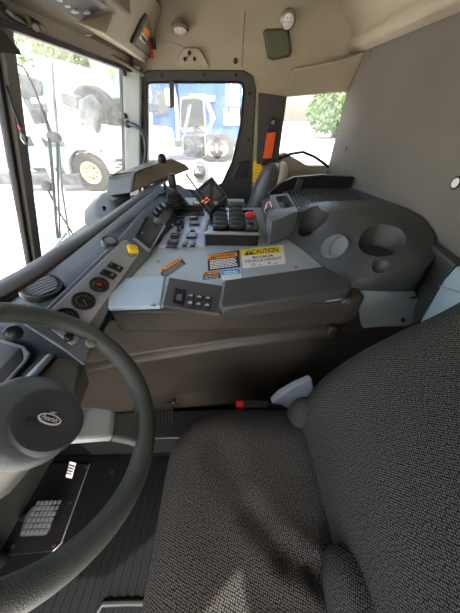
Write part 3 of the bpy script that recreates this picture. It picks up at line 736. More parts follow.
sheet(cs, 'white', 'sticker_sheet', t); F = sframe(cs); mb = MB(); F.rect(mb, 0, F.h * .48, F.w, F.h, .0003); mb.build('blue_band', 'blue', t)
bars(F, F.w * .12, F.w * .88, [F.h * .72, F.h * .56], F.h * .07, 'white', t, 8); bars(F, F.w * .08, F.w * .92, [F.h * .32, F.h * .16], F.h * .04, 'grey_ink', t, 9)

# switch plate with rockers and toggles
sp0 = [(174.5, 216), (206.5, 211.5), (205, 248), (159, 248.5)]
swp = tpoly(sp0, .860, .010, 'silver', 'switch_plate', ec, .002)
SF = Fr(U(159, 248, z=.870), U(205, 248, z=.870), U(174.5, 216, z=.870))
def rocker(u0, v0, u1, v1, h=.010, m='black_gloss'):
    mb = MB(); SF.prect(mb, u0, v0, u1, v1, h); r = mb.build('rocker_switch', m, swp, bevel=.003)
    a, b = SF.hit(u0, v0), SF.hit(u1, v1)
    mb = MB(); a0, a1 = a[0], b[0]; b0 = (a[1] + b[1]) / 2
    SF.rect(mb, a0 + (a1 - a0) * .15, b0 - .002, a0 + (a1 - a0) * .85, b0 + .0015, h + .0015, h * .5); mb.build('paddle_edge', 'steel', r, bevel=.001)
for r in ((175, 220, 185, 217.5), (189, 220, 199, 217.5), (174.5, 226, 185, 223), (189, 226, 200, 223), (170, 239, 180.5, 234.5), (186, 239, 197.5, 234.5), (167, 245, 179, 241.5), (182, 247.5, 188, 242.5), (190, 247.5, 196, 242.5)): rocker(*r)
mb = MB(); SF.prect(mb, 166, 248, 177.5, 246.4, .004); mb.build('slot', 'black', swp)
mb = MB(); SF.prect(mb, 190, 232, 195, 230, .006); mb.build('rocker_switch', 'black', swp)
mb = MB(); SF.prect(mb, 175, 216, 205, 213.5, .008); mb.build('cable_cover', 'black', swp, bevel=.002)
for u, v in ((182, 228), (178.5, 231)):
    q = U(u, v, z=.87); tg = MB().lathe(q, (0, 0, 1), [(.010, 0), (.010, .004), (.006, .008), (.005, .010)]).build('toggle_collar', 'black', swp, smooth=True)
    MB().tube([q + V((0, 0, .008)), q + V((.002, -.006, .022)), q + V((.004, -.010, .034))], [.004, .005, .008], 10).build('toggle_lever', 'black_gloss', tg, smooth=True)
q = U(173, 229, z=.87); MB().lathe(q, (0, 0, 1), [(.006, 0), (.006, .022), (.003, .024)]).build('indicator_lamp', 'chrome', swp, smooth=True)

# black paddle switch box
sbx = thing('paddle_switch_box', 'black box with two rows of paddle switches on the console plate', 'switch box')
xa, xb_ = -.098, .115
MB().prism([V((xa, .883, .862)), V((xb_, .875, .862)), V((xb_, 1.16, .862)), V((xa, 1.16, .862))], (0, 0, .055)).build('box_body', 'black_gloss', sbx, bevel=.006)
MB().prism([V((xa - .004, .878, .912)), V((xb_ + .004, .870, .912)), V((xb_ + .004, .884, .912)), V((xa - .004, .892, .912))], (0, 0, .010)).build('box_lip', 'steel', sbx, bevel=.002)
for c in range(2):
    for k in range(5):
        u = 221.5 + c * 16 + (1 - k / 4) * 0; v = 226 - k * 4.6
        q = U(u - (k * .5 if c == 0 else k * .3), v, z=.925)
        pd = MB().pad(q + V((-.036, -.017, -.014)), q + V((.032, .019, .016)), .32, 6)
        po = pd.build('paddle_switch', 'black', sbx, smooth=True)
        MB().pad(q + V((-.030, .004, .004)), q + V((.026, .014, .020)), .35, 5).build('paddle_ridge', 'charcoal', po, smooth=True)
mb = MB().box((xb_ - .023, .99, .925), (.052, .16, .018)); mb.build('side_module', 'charcoal', sbx, bevel=.004)
q = U(250, 216, z=.935)
rb = MB().lathe(q, (0, -.1, 1), [(.020, -.01), (.020, .002), (.022, .004), (.022, .010), (.014, .014), (.001, .015)]).build('red_knob', 'red', sbx, smooth=True)
q = U(250, 225, z=.932); MB().lathe(q, (0, 0, 1), [(.018, 0), (.016, .006), (.001, .007)]).build('small_knob', 'black_gloss', sbx, smooth=True)
q = U(226, 203.5, z=.93); MB().lathe(q, (0, 0, 1), [(.010, 0), (.010, .014), (.004, .018)]).build('green_button', 'green_led', sbx, smooth=True)
MB().box(U(235, 203, z=.925), (.09, .04, .03)).build('relay_block', 'light_grey', sbx, bevel=.004)

# gear selector
gs = thing('gear_selector', 'gear selector lever with stacked black rubber boot behind the switches', 'gear lever')
a = [U(168, 212, z=.872), U(204, 211, z=.872), U(200, 203, z=.872), U(172, 203, z=.872)]
MB().prism([p - V((0, 0, .01)) for p in a], (0, 0, .035)).build('selector_base', 'black', gs, bevel=.004)
MB().prism([lerp(p, sum(a, V()) / 4, .1) + V((0, .0, .026)) for p in a], (0, 0, .006)).build('base_plate', 'light_grey', gs, bevel=.002)
q = U(178, 206, z=.905)
prof = []
for k in range(6): r = .056 - k * .006; prof += [(r, k * .012), (r, k * .012 + .007), (r - .008, k * .012 + .009)]
MB().lathe(q, (-.1, 0, 1), prof + [(.010, .085)], 24).build('rubber_boot', 'rubber', gs, smooth=False)
MB().tube([q + V((-.008, 0, .08)), q + V((-.012, .01, .12))], .011).build('lever_rod', 'black', gs, smooth=True)
MB().pad(q + V((-.030, -.015, .085)), q + V((.006, .02, .150)), .3, 8).build('lever_grip', 'black', gs, smooth=True)
MB().pad(U(197, 206, z=.90) + V((-.02, -.02, 0)), U(197, 206, z=.90) + V((.03, .03, .035)), .3, 6).build('selector_handle', 'steel', gs, smooth=True)
q = U(163, 201, z=.93); MB().box(q, (.02, .04, .012)).build('indicator_tab', 'yellow', gs, bevel=.003)

# monitor
mo = thing('monitor', 'small tilted black display screen with amber digits on a bracket', 'monitor')
mc = [U(194.5, 190, t=1.10), U(212, 175.5, t=1.18), U(227.5, 196, t=1.10), U(210.5, 210.5, t=1.01)]
mF = Fr(mc[3], mc[2], mc[0])
if mF.N.dot(CAM - mc[0]) < 0: mF.N = -mF.N
MB().prism(mc, mF.N * -.035).build('monitor_case', 'black', mo, bevel=.004)
c0 = sum(mc, V()) / 4
MB().prism([c0 + (p - c0) * .84 + mF.N * .0002 for p in mc], mF.N * .0015).build('screen', 'screen', mo)
mb = MB()
W, H = mF.w, mF.h
for k in range(3):
    for j in range(2):
        a, b = W * (.20 + k * .2), H * (.24 + .09 * j + k * .0)
        mb.prism([mF.p(a, b, .002), mF.p(a + W * .13, b, .002), mF.p(a + W * .13, b + H * .05, .002), mF.p(a, b + H * .05, .002)], mF.N * .0008)
mb.build('display_digits', 'amber', mo)
MB().lathe(lerp(mc[3], mc[2], .35) + mF.N * .002 + (mc[0] - mc[3]) * .04, mF.N, [(.009, 0), (.008, .010), (.001, .011)]).build('monitor_knob', 'cream_dark', mo, smooth=True)
MB().tube([c0 - mF.N * .03, c0 - mF.N * .07 + V((0, 0, -.03)), V((c0.x - .01, c0.y + .03, .865))], .008).build('bracket', 'black', mo, smooth=True)
MB().tube([U(186, 174, t=1.30), U(204, 199, t=1.13)], .006).build('support_arm', 'steel', mo, smooth=True)

# cables behind the controls
for pts, lab in (([(205, 211), (214, 207), (224, 201), (236, 200), (246, 206)], 'thin black cable looping behind the paddle switch box'), ([(150, 205), (158, 196), (168, 192), (166, 203)], 'black cable curling beside the gear selector')):
    tag(MB().tube([U(u, v, z=.93) for u, v in pts], .004, 8).build('cable', 'black', smooth=True), lab, 'cable')

# ------------------------------------------------------------------ raised cup holder unit
def bool_cut(o, cutters):
    for c in cutters:
        md = o.modifiers.new('cut', 'BOOLEAN'); md.operation = 'DIFFERENCE'; md.object = c; md.solver = 'EXACT'
    bpy.context.view_layer.update()
    dg = bpy.context.evaluated_depsgraph_get(); me = bpy.data.meshes.new_from_object(o.evaluated_get(dg))
    o.modifiers.clear(); o.data = me
    for c in cutters: bpy.data.objects.remove(c)
ch = thing('cup_holder_console', 'dark grey moulded cup holder unit beside the rear wall', 'cup holder')
# sections across x: (x, front-bottom y, crest start y, crest z, back y)
secs = []
for x, y0, y1, z1, zm, y2, z2 in ((.175, 1.10, 1.12, .880, .888, 1.18, .90), (.235, .98, 1.00, .885, .905, 1.08, .925), (.27, .90, .915, .880, .905, 1.02, .945), (.305, .81, .825, .876, .910, .98, .968), (.34, .70, .712, .876, .918, .95, .984), (.375, .59, .600, .878, .926, .90, .995), (.41, .58, .590, .900, .945, .87, 1.004), (.45, .575, .583, .918, .962, .84, 1.010), (.50, .572, .580, .932, .980, .82, 1.016), (.55, .572, .580, .940, .990, .81, 1.02), (.575, .575, .585, .942, .992, .80, 1.02), (.652, .62, .630, .955, .995, .79, 1.015)):
    secs.append([V((x, y0 + .03, .842)), V((x, y0, .862)), V((x, y1, z1)), V((x, y1 * .5 + y2 * .5, zm)), V((x, y2, z2)), V((x, y2 + .08, z2)), V((x, 1.36, min(z2, .965))), V((x, 1.36, .842))])
secs[-1] = [V((min(.655, .585 + (p.z - .842) * .42) if p.y < 1 else .655, p.y, p.z)) for p in secs[-1]]
mb = MB().loft(secs); cup = mb.build('holder_body', 'charcoal', ch)
cut = []
c1 = U(388, 226, z=1.02)
cut.append(MB().cyl(c1 + V((0, 0, .05)), c1 + V((0, -.0, -.095)), .082, .056, 32).build('c', 'black'))
cut.append(MB().cyl(c1 + V((-.005, -.045, .05)), c1 + V((-.005, -.04, -.045)), .055, .040, 24).build('c', 'black'))
c2 = U(313, 223, z=.94)
cut.append(MB().cyl(c2 + V((0, 0, .05)), c2 + V((0, 0, -.065)), .062, .052, 32).build('c', 'black'))
c3 = U(377, 277, z=.900)
cut.append(MB().cyl(c3 + V((.0, -.01, -.035)), c3 + V((.004, .02, .045)), .012, .024, 20).build('c', 'black'))
# tray recess behind the cups
cut.append(MB().prism([V((.29, 1.035, .955)), V((.55, 1.00, .955)), V((.63, 1.06, .955)), V((.635, 1.345, .955)), V((.27, 1.33, .955))], (0, 0, .2)).build('c', 'black'))
# shallow slot between the cups
bool_cut(cup, cut)
md = cup.modifiers.new('Bevel', 'BEVEL'); md.width = .007; md.segments = 3; md.limit_method = 'ANGLE'; md.angle_limit = .5
for p in cup.data.polygons: p.use_smooth = True
cup.data.set_sharp_from_angle(angle=1.15)
from mathutils.bvhtree import BVHTree
def on_surface(o, u, v):
    t = BVHTree.FromPolygons([x.co.copy() for x in o.data.vertices], [tuple(p.vertices) for p in o.data.polygons])
    h = t.ray_cast(CAM, U(u, v, t=1) - CAM); return h[0], h[1]
MB().cyl(c1 + V((0, -.0, -.096)), c1 + V((0, -.0, -.090)), .055, n=32).build('cup_liner', 'brown_black', ch, smooth=False)
MB().cyl(c2 + V((0, 0, -.066)), c2 + V((0, 0, -.060)), .051, n=32).build('cup_liner', 'brown_black', ch, smooth=False)
q = U(377, 276.5, z=.895); MB().lathe(q + V((0, .005, 0)), (0, -.6, .8), [(.008, -.006), (.008, .004), (.003, .006)]).build('mounting_bolt', 'black_gloss', ch, smooth=True)
# round grey cap on the slope
sl_ = Fr(V((.375, .60, .885)), V((.55, .58, .890)), V((.375, .80, .975)))
EF = Fr(secs[4][2], secs[5][2], secs[4][4])
c, cn = on_surface(cup, 335, 247)
pa, pb = on_surface(cup, 350, 247)[0], on_surface(cup, 335, 234)[0]
EF = Fr(c, pa, pb); 
if EF.N.dot(CAM - c) < 0: EF = Fr(c, c * 2 - pa, pb)
c = c + EF.N * .004
cpn = MB().lathe(c, EF.N, [(.047, -.02), (.047, .003), (.043, .006), (.040, .004), (.001, .004)], 36).build('round_cap', 'dash_grey', ch, smooth=True)
mb = MB(); mb.torus(c + EF.N * .004 + EF.A * .03 - EF.B * .012, EF.N, .040, .0014, 48, 6)
pts = []
for i in range(13):
    t = math.radians(100 + i * 13); pts.append(c + EF.N * .005 + EF.A * (.034 + .048 * math.cos(t)) + EF.B * (-.006 + .048 * math.sin(t)))
mb.bm.free(); mb = MB().tube(pts, .0015, 6); mb.build('cap_crease', 'charcoal', cpn)
# tread mat in the tray
tm = thing('tray_mat', 'black tread pattern mat lying in the tray behind the cup holders', 'mat')
MB().prism([V((.295, 1.04, .956)), V((.548, 1.006, .956)), V((.625, 1.062, .956)), V((.63, 1.34, .956)), V((.275, 1.325, .956))], (0, 0, .003)).build('mat_sheet', 'tread', tm)
mb = MB()
for i in range(16):
    for j in range(14):
        x = .30 + i * .021; y = 1.05 + j * .020
        if y < 1.055 + (.0 if x < .55 else (x - .55) * .7): continue
        if x > .62: continue
        an = PI / 4 if (i + j) % 2 else -PI / 4
        mb.box((x, y, .961), (.019, .005, .0045), Matrix.Rotation(an, 3, 'Z'))
mb.build('tread_bars', 'tread', tm, bevel=.001)['kind'] = 'stuff'
# raised rim along the far side of the tray
rim = MB().loft([[V((x, y, .93)), V((x, y, z_)), V((x, y + .035, z_ - .004)), V((x, y + .035, .93))] for x, y, z_ in ((.20, 1.27, .965), (.26, 1.30, 1.00), (.33, 1.335, 1.022), (.48, 1.345, 1.03), (.652, 1.35, 1.02))])
rim.build('tray_rim', 'black', ch, bevel=.006)
MB().box((.36, 1.325, .985), (.035, .012, .06), Matrix.Rotation(.25, 3, 'Y')).build('rim_rib', 'charcoal', ch, bevel=.004)
# small square pocket with a decal plate
pk = thing('switch_pocket', 'small grey raised pocket with a red and white decal beside the paddle switches', 'pocket')
o_ = [U(262, 214, z=.895), U(268, 226, z=.89), U(299, 217, z=0.945), U(299, 210, z=0.975), U(287, 193, z=0.985), U(268, 196, z=0.970)]
o_ = [V((p.x, p.y, p.z)) for p in o_]
tb = [U(267, 217, z=0.965), U(272, 222, z=0.960), U(298, 211, z=0.975), U(288, 193, z=0.980), U(270, 195, z=0.975)]
body = MB().hull8([V((p.x, p.y, .87)) for p in tb], tb).build('pocket_body', 'dash_grey', pk)
cc = MB().hull8([U(u, v, z=0.940) for u, v in ((281, 210), (295, 208), (287, 196), (276, 198))], [U(u, v, z=0.940) + (U(u, v, z=0.995) - U(u, v, z=0.940)) * 1 for u, v in ((280, 207), (295, 206), (287, 194.5), (275, 196))]).build('c', 'black')
bool_cut(body, [cc]); md = body.modifiers.new('Bevel', 'BEVEL'); md.width = .005; md.segments = 2; md.limit_method = 'ANGLE'; md.angle_limit = .5
tag_ = [U(263, 212, z=0.960), U(267, 218, z=0.950), U(273, 207, z=0.975), U(271, 200, z=0.980), U(266, 202, z=0.973)]
dn = (tag_[2] - tag_[0]).cross(tag_[1] - tag_[0]).normalized(); dn = dn if dn.dot(CAM - tag_[0]) > 0 else -dn
tg_ = sum(tag_, V()) / 5
MB().prism([p + dn * .001 for p in tag_], -dn * .02).build('decal_plate', 'charcoal', pk, bevel=.002)
MB().prism([tg_ + (p - tg_) * .8 + dn * .0015 for p in tag_], dn * .001).build('decal', 'white', pk)
MB().prism([tg_ + (p - tg_) * .3 + dn * .003 + V((0, 0, .010)) for p in tag_], dn * .001).build('red_mark', 'red', pk)
mb = MB()
for k in range(3): q = lerp(tag_[0], tag_[2], .3 + k * .2) + dn * .003; mb.box(q, (.012, .003, .002))
mb.build('decal_lines', 'ink', pk)

# light grey end panel and side column
ep = thing('console_end_panel', 'light grey corner panel below the cup holder unit', 'panel')
a = [U(356, 292, z=.862), U(413, 286, z=.862), U(419, 300, y=.585), U(418, 320, y=.575), U(410, 326, y=.57), U(363, 330, y=.56)]
MB().prism(a, (.0, .05, .0)).build('panel_face', 'light_grey', ep, bevel=.005)
q = U(403, 320, y=.568); MB().lathe(q, (0, -1, .1), [(.007, -.002), (.007, .004), (.003, .005)]).build('panel_screw', 'black', ep, smooth=True)
cb = thing('side_panel', 'dark grey trim column between the cup holder unit and the rear wall', 'panel')
cs = [(420, 243), (430, 244), (456, 265), (444, 279), (421, 319), (412, 325), (414, 290)]
MB().prism([U(u, v, x=.622) for u, v in cs], (.036, .0, .0)).build('panel_face', 'charcoal', cb, bevel=.006)
sbp = thing('seat_side_box', 'pale blue white moulded box between the driver seat and rear wall', 'box')
cs = [(456, 266), (500, 268), (500, 345), (410, 345), (421, 319), (444, 279)]
MB().prism([U(u, v, x=.60) for u, v in cs], (.055, 0, 0)).build('box_shell', 'lid', sbp, bevel=.006)
cs = [(446, 281), (455, 275), (497, 290), (497, 296)]
MB().tube([U(440, 286, x=.598), U(470, 296, x=.598), U(498, 305, x=.598)], .0025, 6).build('box_seam', 'light_grey', sbp)

# net pocket on the step
npk = thing('net_pocket', 'black mesh net pocket fixed low on the engine cover beside the wheel', 'net')
mb = MB()
n0, n1, n2, n3 = U(132, 446, y=.455), U(173, 436, y=.455), U(172, 402, y=.462), U(134, 408, y=.462)
for k in range(13):
    mb.tube([lerp(n0, n1, k / 12), lerp(n3, n2, k / 12)], .0016, 5); mb.tube([lerp(n0, n3, k / 12), lerp(n1, n2, k / 12)], .0016, 5)
mb.build('netting', 'black', npk)
mb = MB().tube([n0, n1, n2, n3, n0], .005, 8); mb.build('net_border', 'rubber', npk, smooth=True)
q = lerp(n0, n3, .4); MB().prism([lerp(n0, n1, .02), lerp(n0, n1, .40), lerp(lerp(n0, n1, .36), lerp(n3, n2, .36), .4), lerp(n0, n3, .3)], (0, .01, 0)).build('white_lining', 'white', npk)
MB().box(U(174, 402, y=.45), (.018, .02, .03)).build('net_clip', 'black', npk, bevel=.004)

# ------------------------------------------------------------------ steering wheel
WN = V((1.08, .286, 1)).normalized(); WC = V((-.345, .185, .890)); WR = .225; RR = .0215
swl = thing('steering_wheel', 'large dark grey steering wheel with an oval maker badge', 'steering wheel')
def WP(o): return o
WP(MB().torus(WC, WN, WR, RR, 96, 18).build('rim', 'wheel', swl, smooth=True))
WF = Fr(WC, WC + V((0, 1, 0)) - WN * WN.y, WC + WN.cross(V((0, 1, 0))))
hubc = WC - WN * .030
HC = U(49, 420, t=.55); tt = (WC + WN * .0 - CAM).dot(WN) / (HC - CAM).dot(WN); PC = CAM + (HC - CAM) * tt   # pad centre in the wheel plane
WP(MB().lathe(WC - WN * .06, WN, [(.034, 0), (.070, .012), (.082, .03), (.080, .045), (.070, .055), (.05, .058), (.001, .058)], 48).build('hub', 'hub', swl, smooth=True))
pad_c = WC + (PC - WC) * 1.0
hp = WP(MB().lathe(pad_c - WN * .008, WN, [(.058, 0), (.058, .010), (.055, .014), (.050, .015), (.028, .012), (.024, .009), (.001, .009)], 48).build('horn_pad', 'horn', swl, smooth=True))
# right and left spokes
def spoke(ang):
    d = WF.A * math.cos(ang) + WF.B * math.sin(ang); e = WN.cross(d)
    secs = []
    for s_, w_, h_ in ((.060, .036, -.030), (.105, .036, -.012), (.135, .034, -.004), (.150, .030, -.010), (.185, .036, -.004), (.218, .046, .0)):
        p = WC + d * s_ + WN * h_; secs.append([p - e * w_ - WN * .009, p + e * w_ - WN * .009, p + e * (w_ - .005) + WN * .006, p - e * (w_ - .005) + WN * .006])
    k1 = WP(MB().loft(secs[:4]).build('spoke', 'light_grey', swl, bevel=.004))
    WP(MB().loft(secs[3:]).build('spoke_end', 'wheel', swl, bevel=.004))
# direction of the visible spoke: towards where it meets the rim
sd = U(146, 428, t=.55); ts = (WC - CAM).dot(WN) / (sd - CAM).dot(WN); sd = CAM + (sd - CAM) * ts - WC
ang = math.atan2(sd.dot(WF.B), sd.dot(WF.A))
spoke(ang); spoke(ang + PI)
# oval badge
BF = Fr(pad_c + WN * .0012, pad_c + WN * .0012 + U(60, 416, t=.5) - U(40, 422, t=.5), pad_c + WN * .0012 + V((0, 0, 1)))
if BF.N.dot(WN) < 0: BF = Fr(BF.O, BF.O + BF.A, BF.O - BF.B)
ax = (U(65, 414, t=.5) - U(45, 419, t=.5)); ax = (ax - WN * ax.dot(WN)).normalized(); bx = WN.cross(ax)
class G: pass
EFb = Fr(pad_c + WN * .002, pad_c + WN * .002 + ax, pad_c + WN * .002 + bx)
def ell(rx, ry, n=32): return [EFb.p(rx * math.cos(2 * PI * i / n), ry * math.sin(2 * PI * i / n), 0) for i in range(n)]
bd = WP(MB().prism(ell(.0195, .0095), WN * .0016).build('badge', 'white', hp))
mbb = MB().prism([p + WN * .0017 for p in ell(.0165, .0070)], WN * .0004); b2 = WP(mbb.build('badge_field', 'ink', hp))
t_ = WP(EFb.text('Peterbilt', -.0135, -.004, .027, .0085, 'white', hp, 'badge_script', .0024, shear=.25))
WP(MB().prism([EFb.p(-.006, .0105, 0), EFb.p(.002, .0108, 0), EFb.p(.006, .015, 0), EFb.p(.001, .014, 0), EFb.p(-.001, .0155, 0), EFb.p(-.003, .0125, 0)], WN * .0014).build('badge_bird', 'grey_ink', hp))
# column
col = thing('steering_column', 'grey plastic steering column shroud running down to the floor', 'steering column')
a0 = WC - WN * .055; a1 = V((-.78, .06, .60)); a2 = V((-.83, .04, .25))
def csec(c, d, wy, wz):
    d = V(d).normalized(); s1 = V((0, 1, 0)); s1 = (s1 - d * s1.dot(d)).normalized(); s2 = d.cross(s1)
    return [c + s1 * (wy * math.copysign(abs(math.cos(t)) ** .6, math.cos(t))) + s2 * (wz * math.copysign(abs(math.sin(t)) ** .6, math.sin(t))) for t in [2 * PI * (i + .5) / 24 for i in range(24)]]
dd = a1 - a0
MB().loft([csec(a0, dd, .07, .055), csec(lerp(a0, a1, .18), dd, .085, .075), csec(lerp(a0, a1, .55), dd, .070, .065), csec(a1, dd, .035, .035)]).build('lower_shroud', 'column', col, smooth=True)
MB().tube([a1, a2, V((-.85, .02, .03))], [.03, .026, .024], 14).build('column_shaft', 'black', col, smooth=True)
# upper shroud between hub and instrument housing
q0, q1 = U(62, 372, t=.56), U(60, 350, t=.62)
MB().hull8([U(8, 410, t=.50), U(58, 352, t=.585), U(84, 358, t=.60), U(74, 408, t=.55)], [U(8, 410, t=.50) + V((-.08, .0, -.10)), U(58, 352, t=.585) + V((-.03, .02, -.10)), U(84, 358, t=.60) + V((-.03, .0, -.12)), U(74, 408, t=.55) + V((-.06, 0, -.12))]).build('upper_shroud', 'column', col, bevel=.010)
MB().tube([U(2, 412, t=.49), U(30, 378, t=.53), U(50, 356, t=.572), U(60, 350, t=.60)], [.010, .009, .008, .006], 10).build('shroud_edge', 'lid', col, smooth=True)
tagp = MB().prism([U(66, 476.5, t=.66), U(70, 461.5, t=.66), U(76, 463, t=.66), U(72, 478, t=.66)], (-.004, 0, -.006)).build('barcode_tag', 'white', col)
mb = MB()
for k in range(4):
    f = .15 + k * .2; mb.prism([lerp(U(66.5, 476, t=.659), U(70.3, 462, t=.659), f), lerp(U(70.5, 477, t=.659), U(75.5, 464, t=.659), f), lerp(U(70.5, 477, t=.659), U(75.5, 464, t=.659), f + .09), lerp(U(66.5, 476, t=.659), U(70.3, 462, t=.659), f + .09)], (-.001, 0, .001))
mb.build('barcode_stripes', 'ink', tagp)

# instrument housing
ih = thing('instrument_cluster', 'dark instrument cluster housing behind the steering wheel', 'instrument cluster')
hh = [U(-60, 322, t=.56), U(0, 328, t=.565), U(32, 334, t=.57), U(44, 341, t=.572), U(55, 357, t=.575), U(48, 364, t=.56), U(4, 405, t=.50), U(-60, 440, t=.46)]
hn = (hh[2] - hh[6]).cross(hh[0] - hh[6]).normalized(); hn = hn if hn.dot(CAM - hh[2]) > 0 else -hn
MB().prism(hh, -hn * .07 + V((-.02, 0, -.01))).build('housing', 'black', ih, bevel=.010, seg=3)
lens = [U(-50, 338, t=.555), U(0, 339, t=.56), U(27, 347, t=.56), U(33, 354, t=.56), U(30, 361, t=.55), U(-6, 402, t=.50), U(-50, 430, t=.462)]
MB().prism([p + hn * .004 for p in lens], hn * .006).build('lens_frame', 'dash_grey', ih, bevel=.004)
lc = sum(lens, V()) / 7
ln = MB().prism([lc + (p - lc) * .86 + hn * .010 for p in lens], hn * .001).build('dial_face', 'gauge_face', ih)
LF = Fr(lc + hn * .0115, lc + hn * .0115 + (lens[2] - lens[5]), lc + hn * .0115 + hn.cross(lens[2] - lens[5]))
MB().tube([U(-12, 395, t=.518), U(10, 383, t=.522)], .0016, 6).build('red_needle', 'red', ln)
mb = MB()
for k in range(5): mb.tube([U(-6 + k * 3.0, 372 + k * 1.6, t=.524), U(-4.5 + k * 3.0, 376 + k * 1.2, t=.523)], .0011, 5)
mb.build('dial_marks', 'white', ln)
c = U(9, 338, t=.58); MB().lathe(U(13, 332, z=.93), (.3, -.2, 1), [(.016, -.01), (.016, .004), (.010, .012), (.004, .014)]).build('rear_knob', 'black', dash, smooth=True)

# ------------------------------------------------------------------ floor mat and pedal
fm = thing('floor_mat', 'black ribbed rubber floor mat in the driver footwell', 'floor mat')
fm_sheet = MB().prism([V((-.90, -.44, 0)), V((.30, -.44, 0)), V((.30, .366, 0)), V((-.90, .366, 0))], (0, 0, .008)).build('mat_sheet', 'mat_rubber', fm)
mb = MB()
for k in range(20):
    x = -.64 + k * .030; mb.box((x, -.04, .0105), (.013, .78, .007), Matrix.Rotation(-.05, 3, 'Z'))
mb.build('mat_ribs', 'mat_rubber', fm, bevel=.002)
for u, v in ((112, 472), (104, 540)):
    MB().lathe(U(u, v, z=.014), (0, 0, 1), [(.010, 0), (.010, .002), (.004, .003)]).build('mat_stud', 'rubber', fm)
# raised clip at the lower edge
MB().tube([U(98, 612, z=.02), U(103, 604, z=.024), U(125, 603, z=.024), U(160, 603, z=.024)], .008, 8).build('mat_edge', 'rubber', fm, smooth=True)
pp_ = thing('pedal_plate', 'flat black steel floor plate with a pale edge under the pedal', 'plate')
pc = [U(90, 464, z=.016), U(59, 551, z=.016), U(8, 556, z=.016), U(-30, 540, z=.016), U(40, 462, z=.016)]
MB().prism([p + V((0, 0, -.006)) for p in pc], (0, 0, .008)).build('plate_sheet', 'black_gloss', pp_, bevel=.002)
MB().tube([pc[0] + V((0, 0, .003)), lerp(pc[0], pc[1], .93) + V((0, 0, .003)), pc[1] + V((-.02, 0, .003))], .0028, 8).build('plate_edge', 'steel', pp_, smooth=True)
for u, v in ((86, 467), (70, 502), (54, 545), (13, 546)):
    MB().lathe(U(u, v, z=.019), (0, 0, 1), [(.008, 0), (.008, .003), (.004, .005)], 12).build('plate_bolt', 'rubber', pp_, smooth=True)
pe = thing('brake_pedal', 'grey rubber covered brake pedal with tread blocks on the floor plate', 'pedal')
pq = [U(19, 536, z=.10), U(45, 535, z=.10), U(50, 528, z=.105), U(55, 507, z=.12), U(50, 502, z=.12), U(32, 506, z=.12), U(25, 515, z=.11)]
MB().prism(pq, (-.006, .0, -.022)).build('pedal_pad', 'charcoal', pe, bevel=.005)
mb = MB(); PFm = Fr(pq[0], pq[1], pq[4])
for i in range(6):
    for j in range(6):
        a, b = .012 + i * .0165 + j * .003, .010 + j * .0165
        c = PFm.p(a, b, .001)
        mb.box(c, (.012, .012, .004))
mb.build('tread_blocks', 'dash_grey', pe, bevel=.001)
MB().tube([sum(pq, V()) / 7 + V((-.01, .01, -.02)), V((-.84, .14, .05)), V((-.86, .14, .012))], .012).build('pedal_arm', 'black', pe, smooth=True)

# ------------------------------------------------------------------ driver seat
def seg_d(p, a, b):
    ab = b - a; t = max(0, min(1, (p - a).dot(ab) / ab.length_squared)); return (p - a - ab * t).length, t
ds = thing('driver_seat', 'driver seat in black and grey knit fabric filling the foreground', 'seat')
cr = [(U(251, 512, z=.6), U(285, 553, z=.6), .020, .010), (U(285, 553, z=.6), U(314, 571, z=.6), .018, .014), (U(314, 571, z=.6), U(333, 592, z=.6), .014, .015), (U(215, 440, z=.6), U(245, 500, z=.6), .03, .006), (U(270, 520, z=.6), U(290, 470, z=.6), .03, .006)]
def fc(p):
    q = V(p); k = max(0, min(1, (p.z - .46) / .10))
    far = math.exp(-((p.y - .27) / .06) ** 2); near = math.exp(-((p.y + .16) / .06) ** 2)
    q.z += k * (.016 * (far + near) - .010 * math.exp(-((p.y - .06) / .12) ** 2))
    q.z += k * (.010 * math.exp(-((p.x + .10) / .06) ** 2) - .02 * max(0, (-.12 - p.x)) / .05)
    q.x += .03 * max(0, p.y - .22) / .11 * (1 if p.x < .05 else 0)
    for a, b, w_, dp_ in cr:
        d, t = seg_d(V((p.x, p.y, 0)), V((a.x, a.y, 0)), V((b.x, b.y, 0)))
        q.z -= k * dp_ * math.exp(-(d / w_) ** 2)
        q.z += k * dp_ * .35 * math.exp(-((d - w_ * 2.2) / w_) ** 2)
    return q
MB().pad((-.182, -.26, .42), (.30, .345, .60), .24, 56, fc).build('seat_cushion', 'fabric', ds, smooth=True)
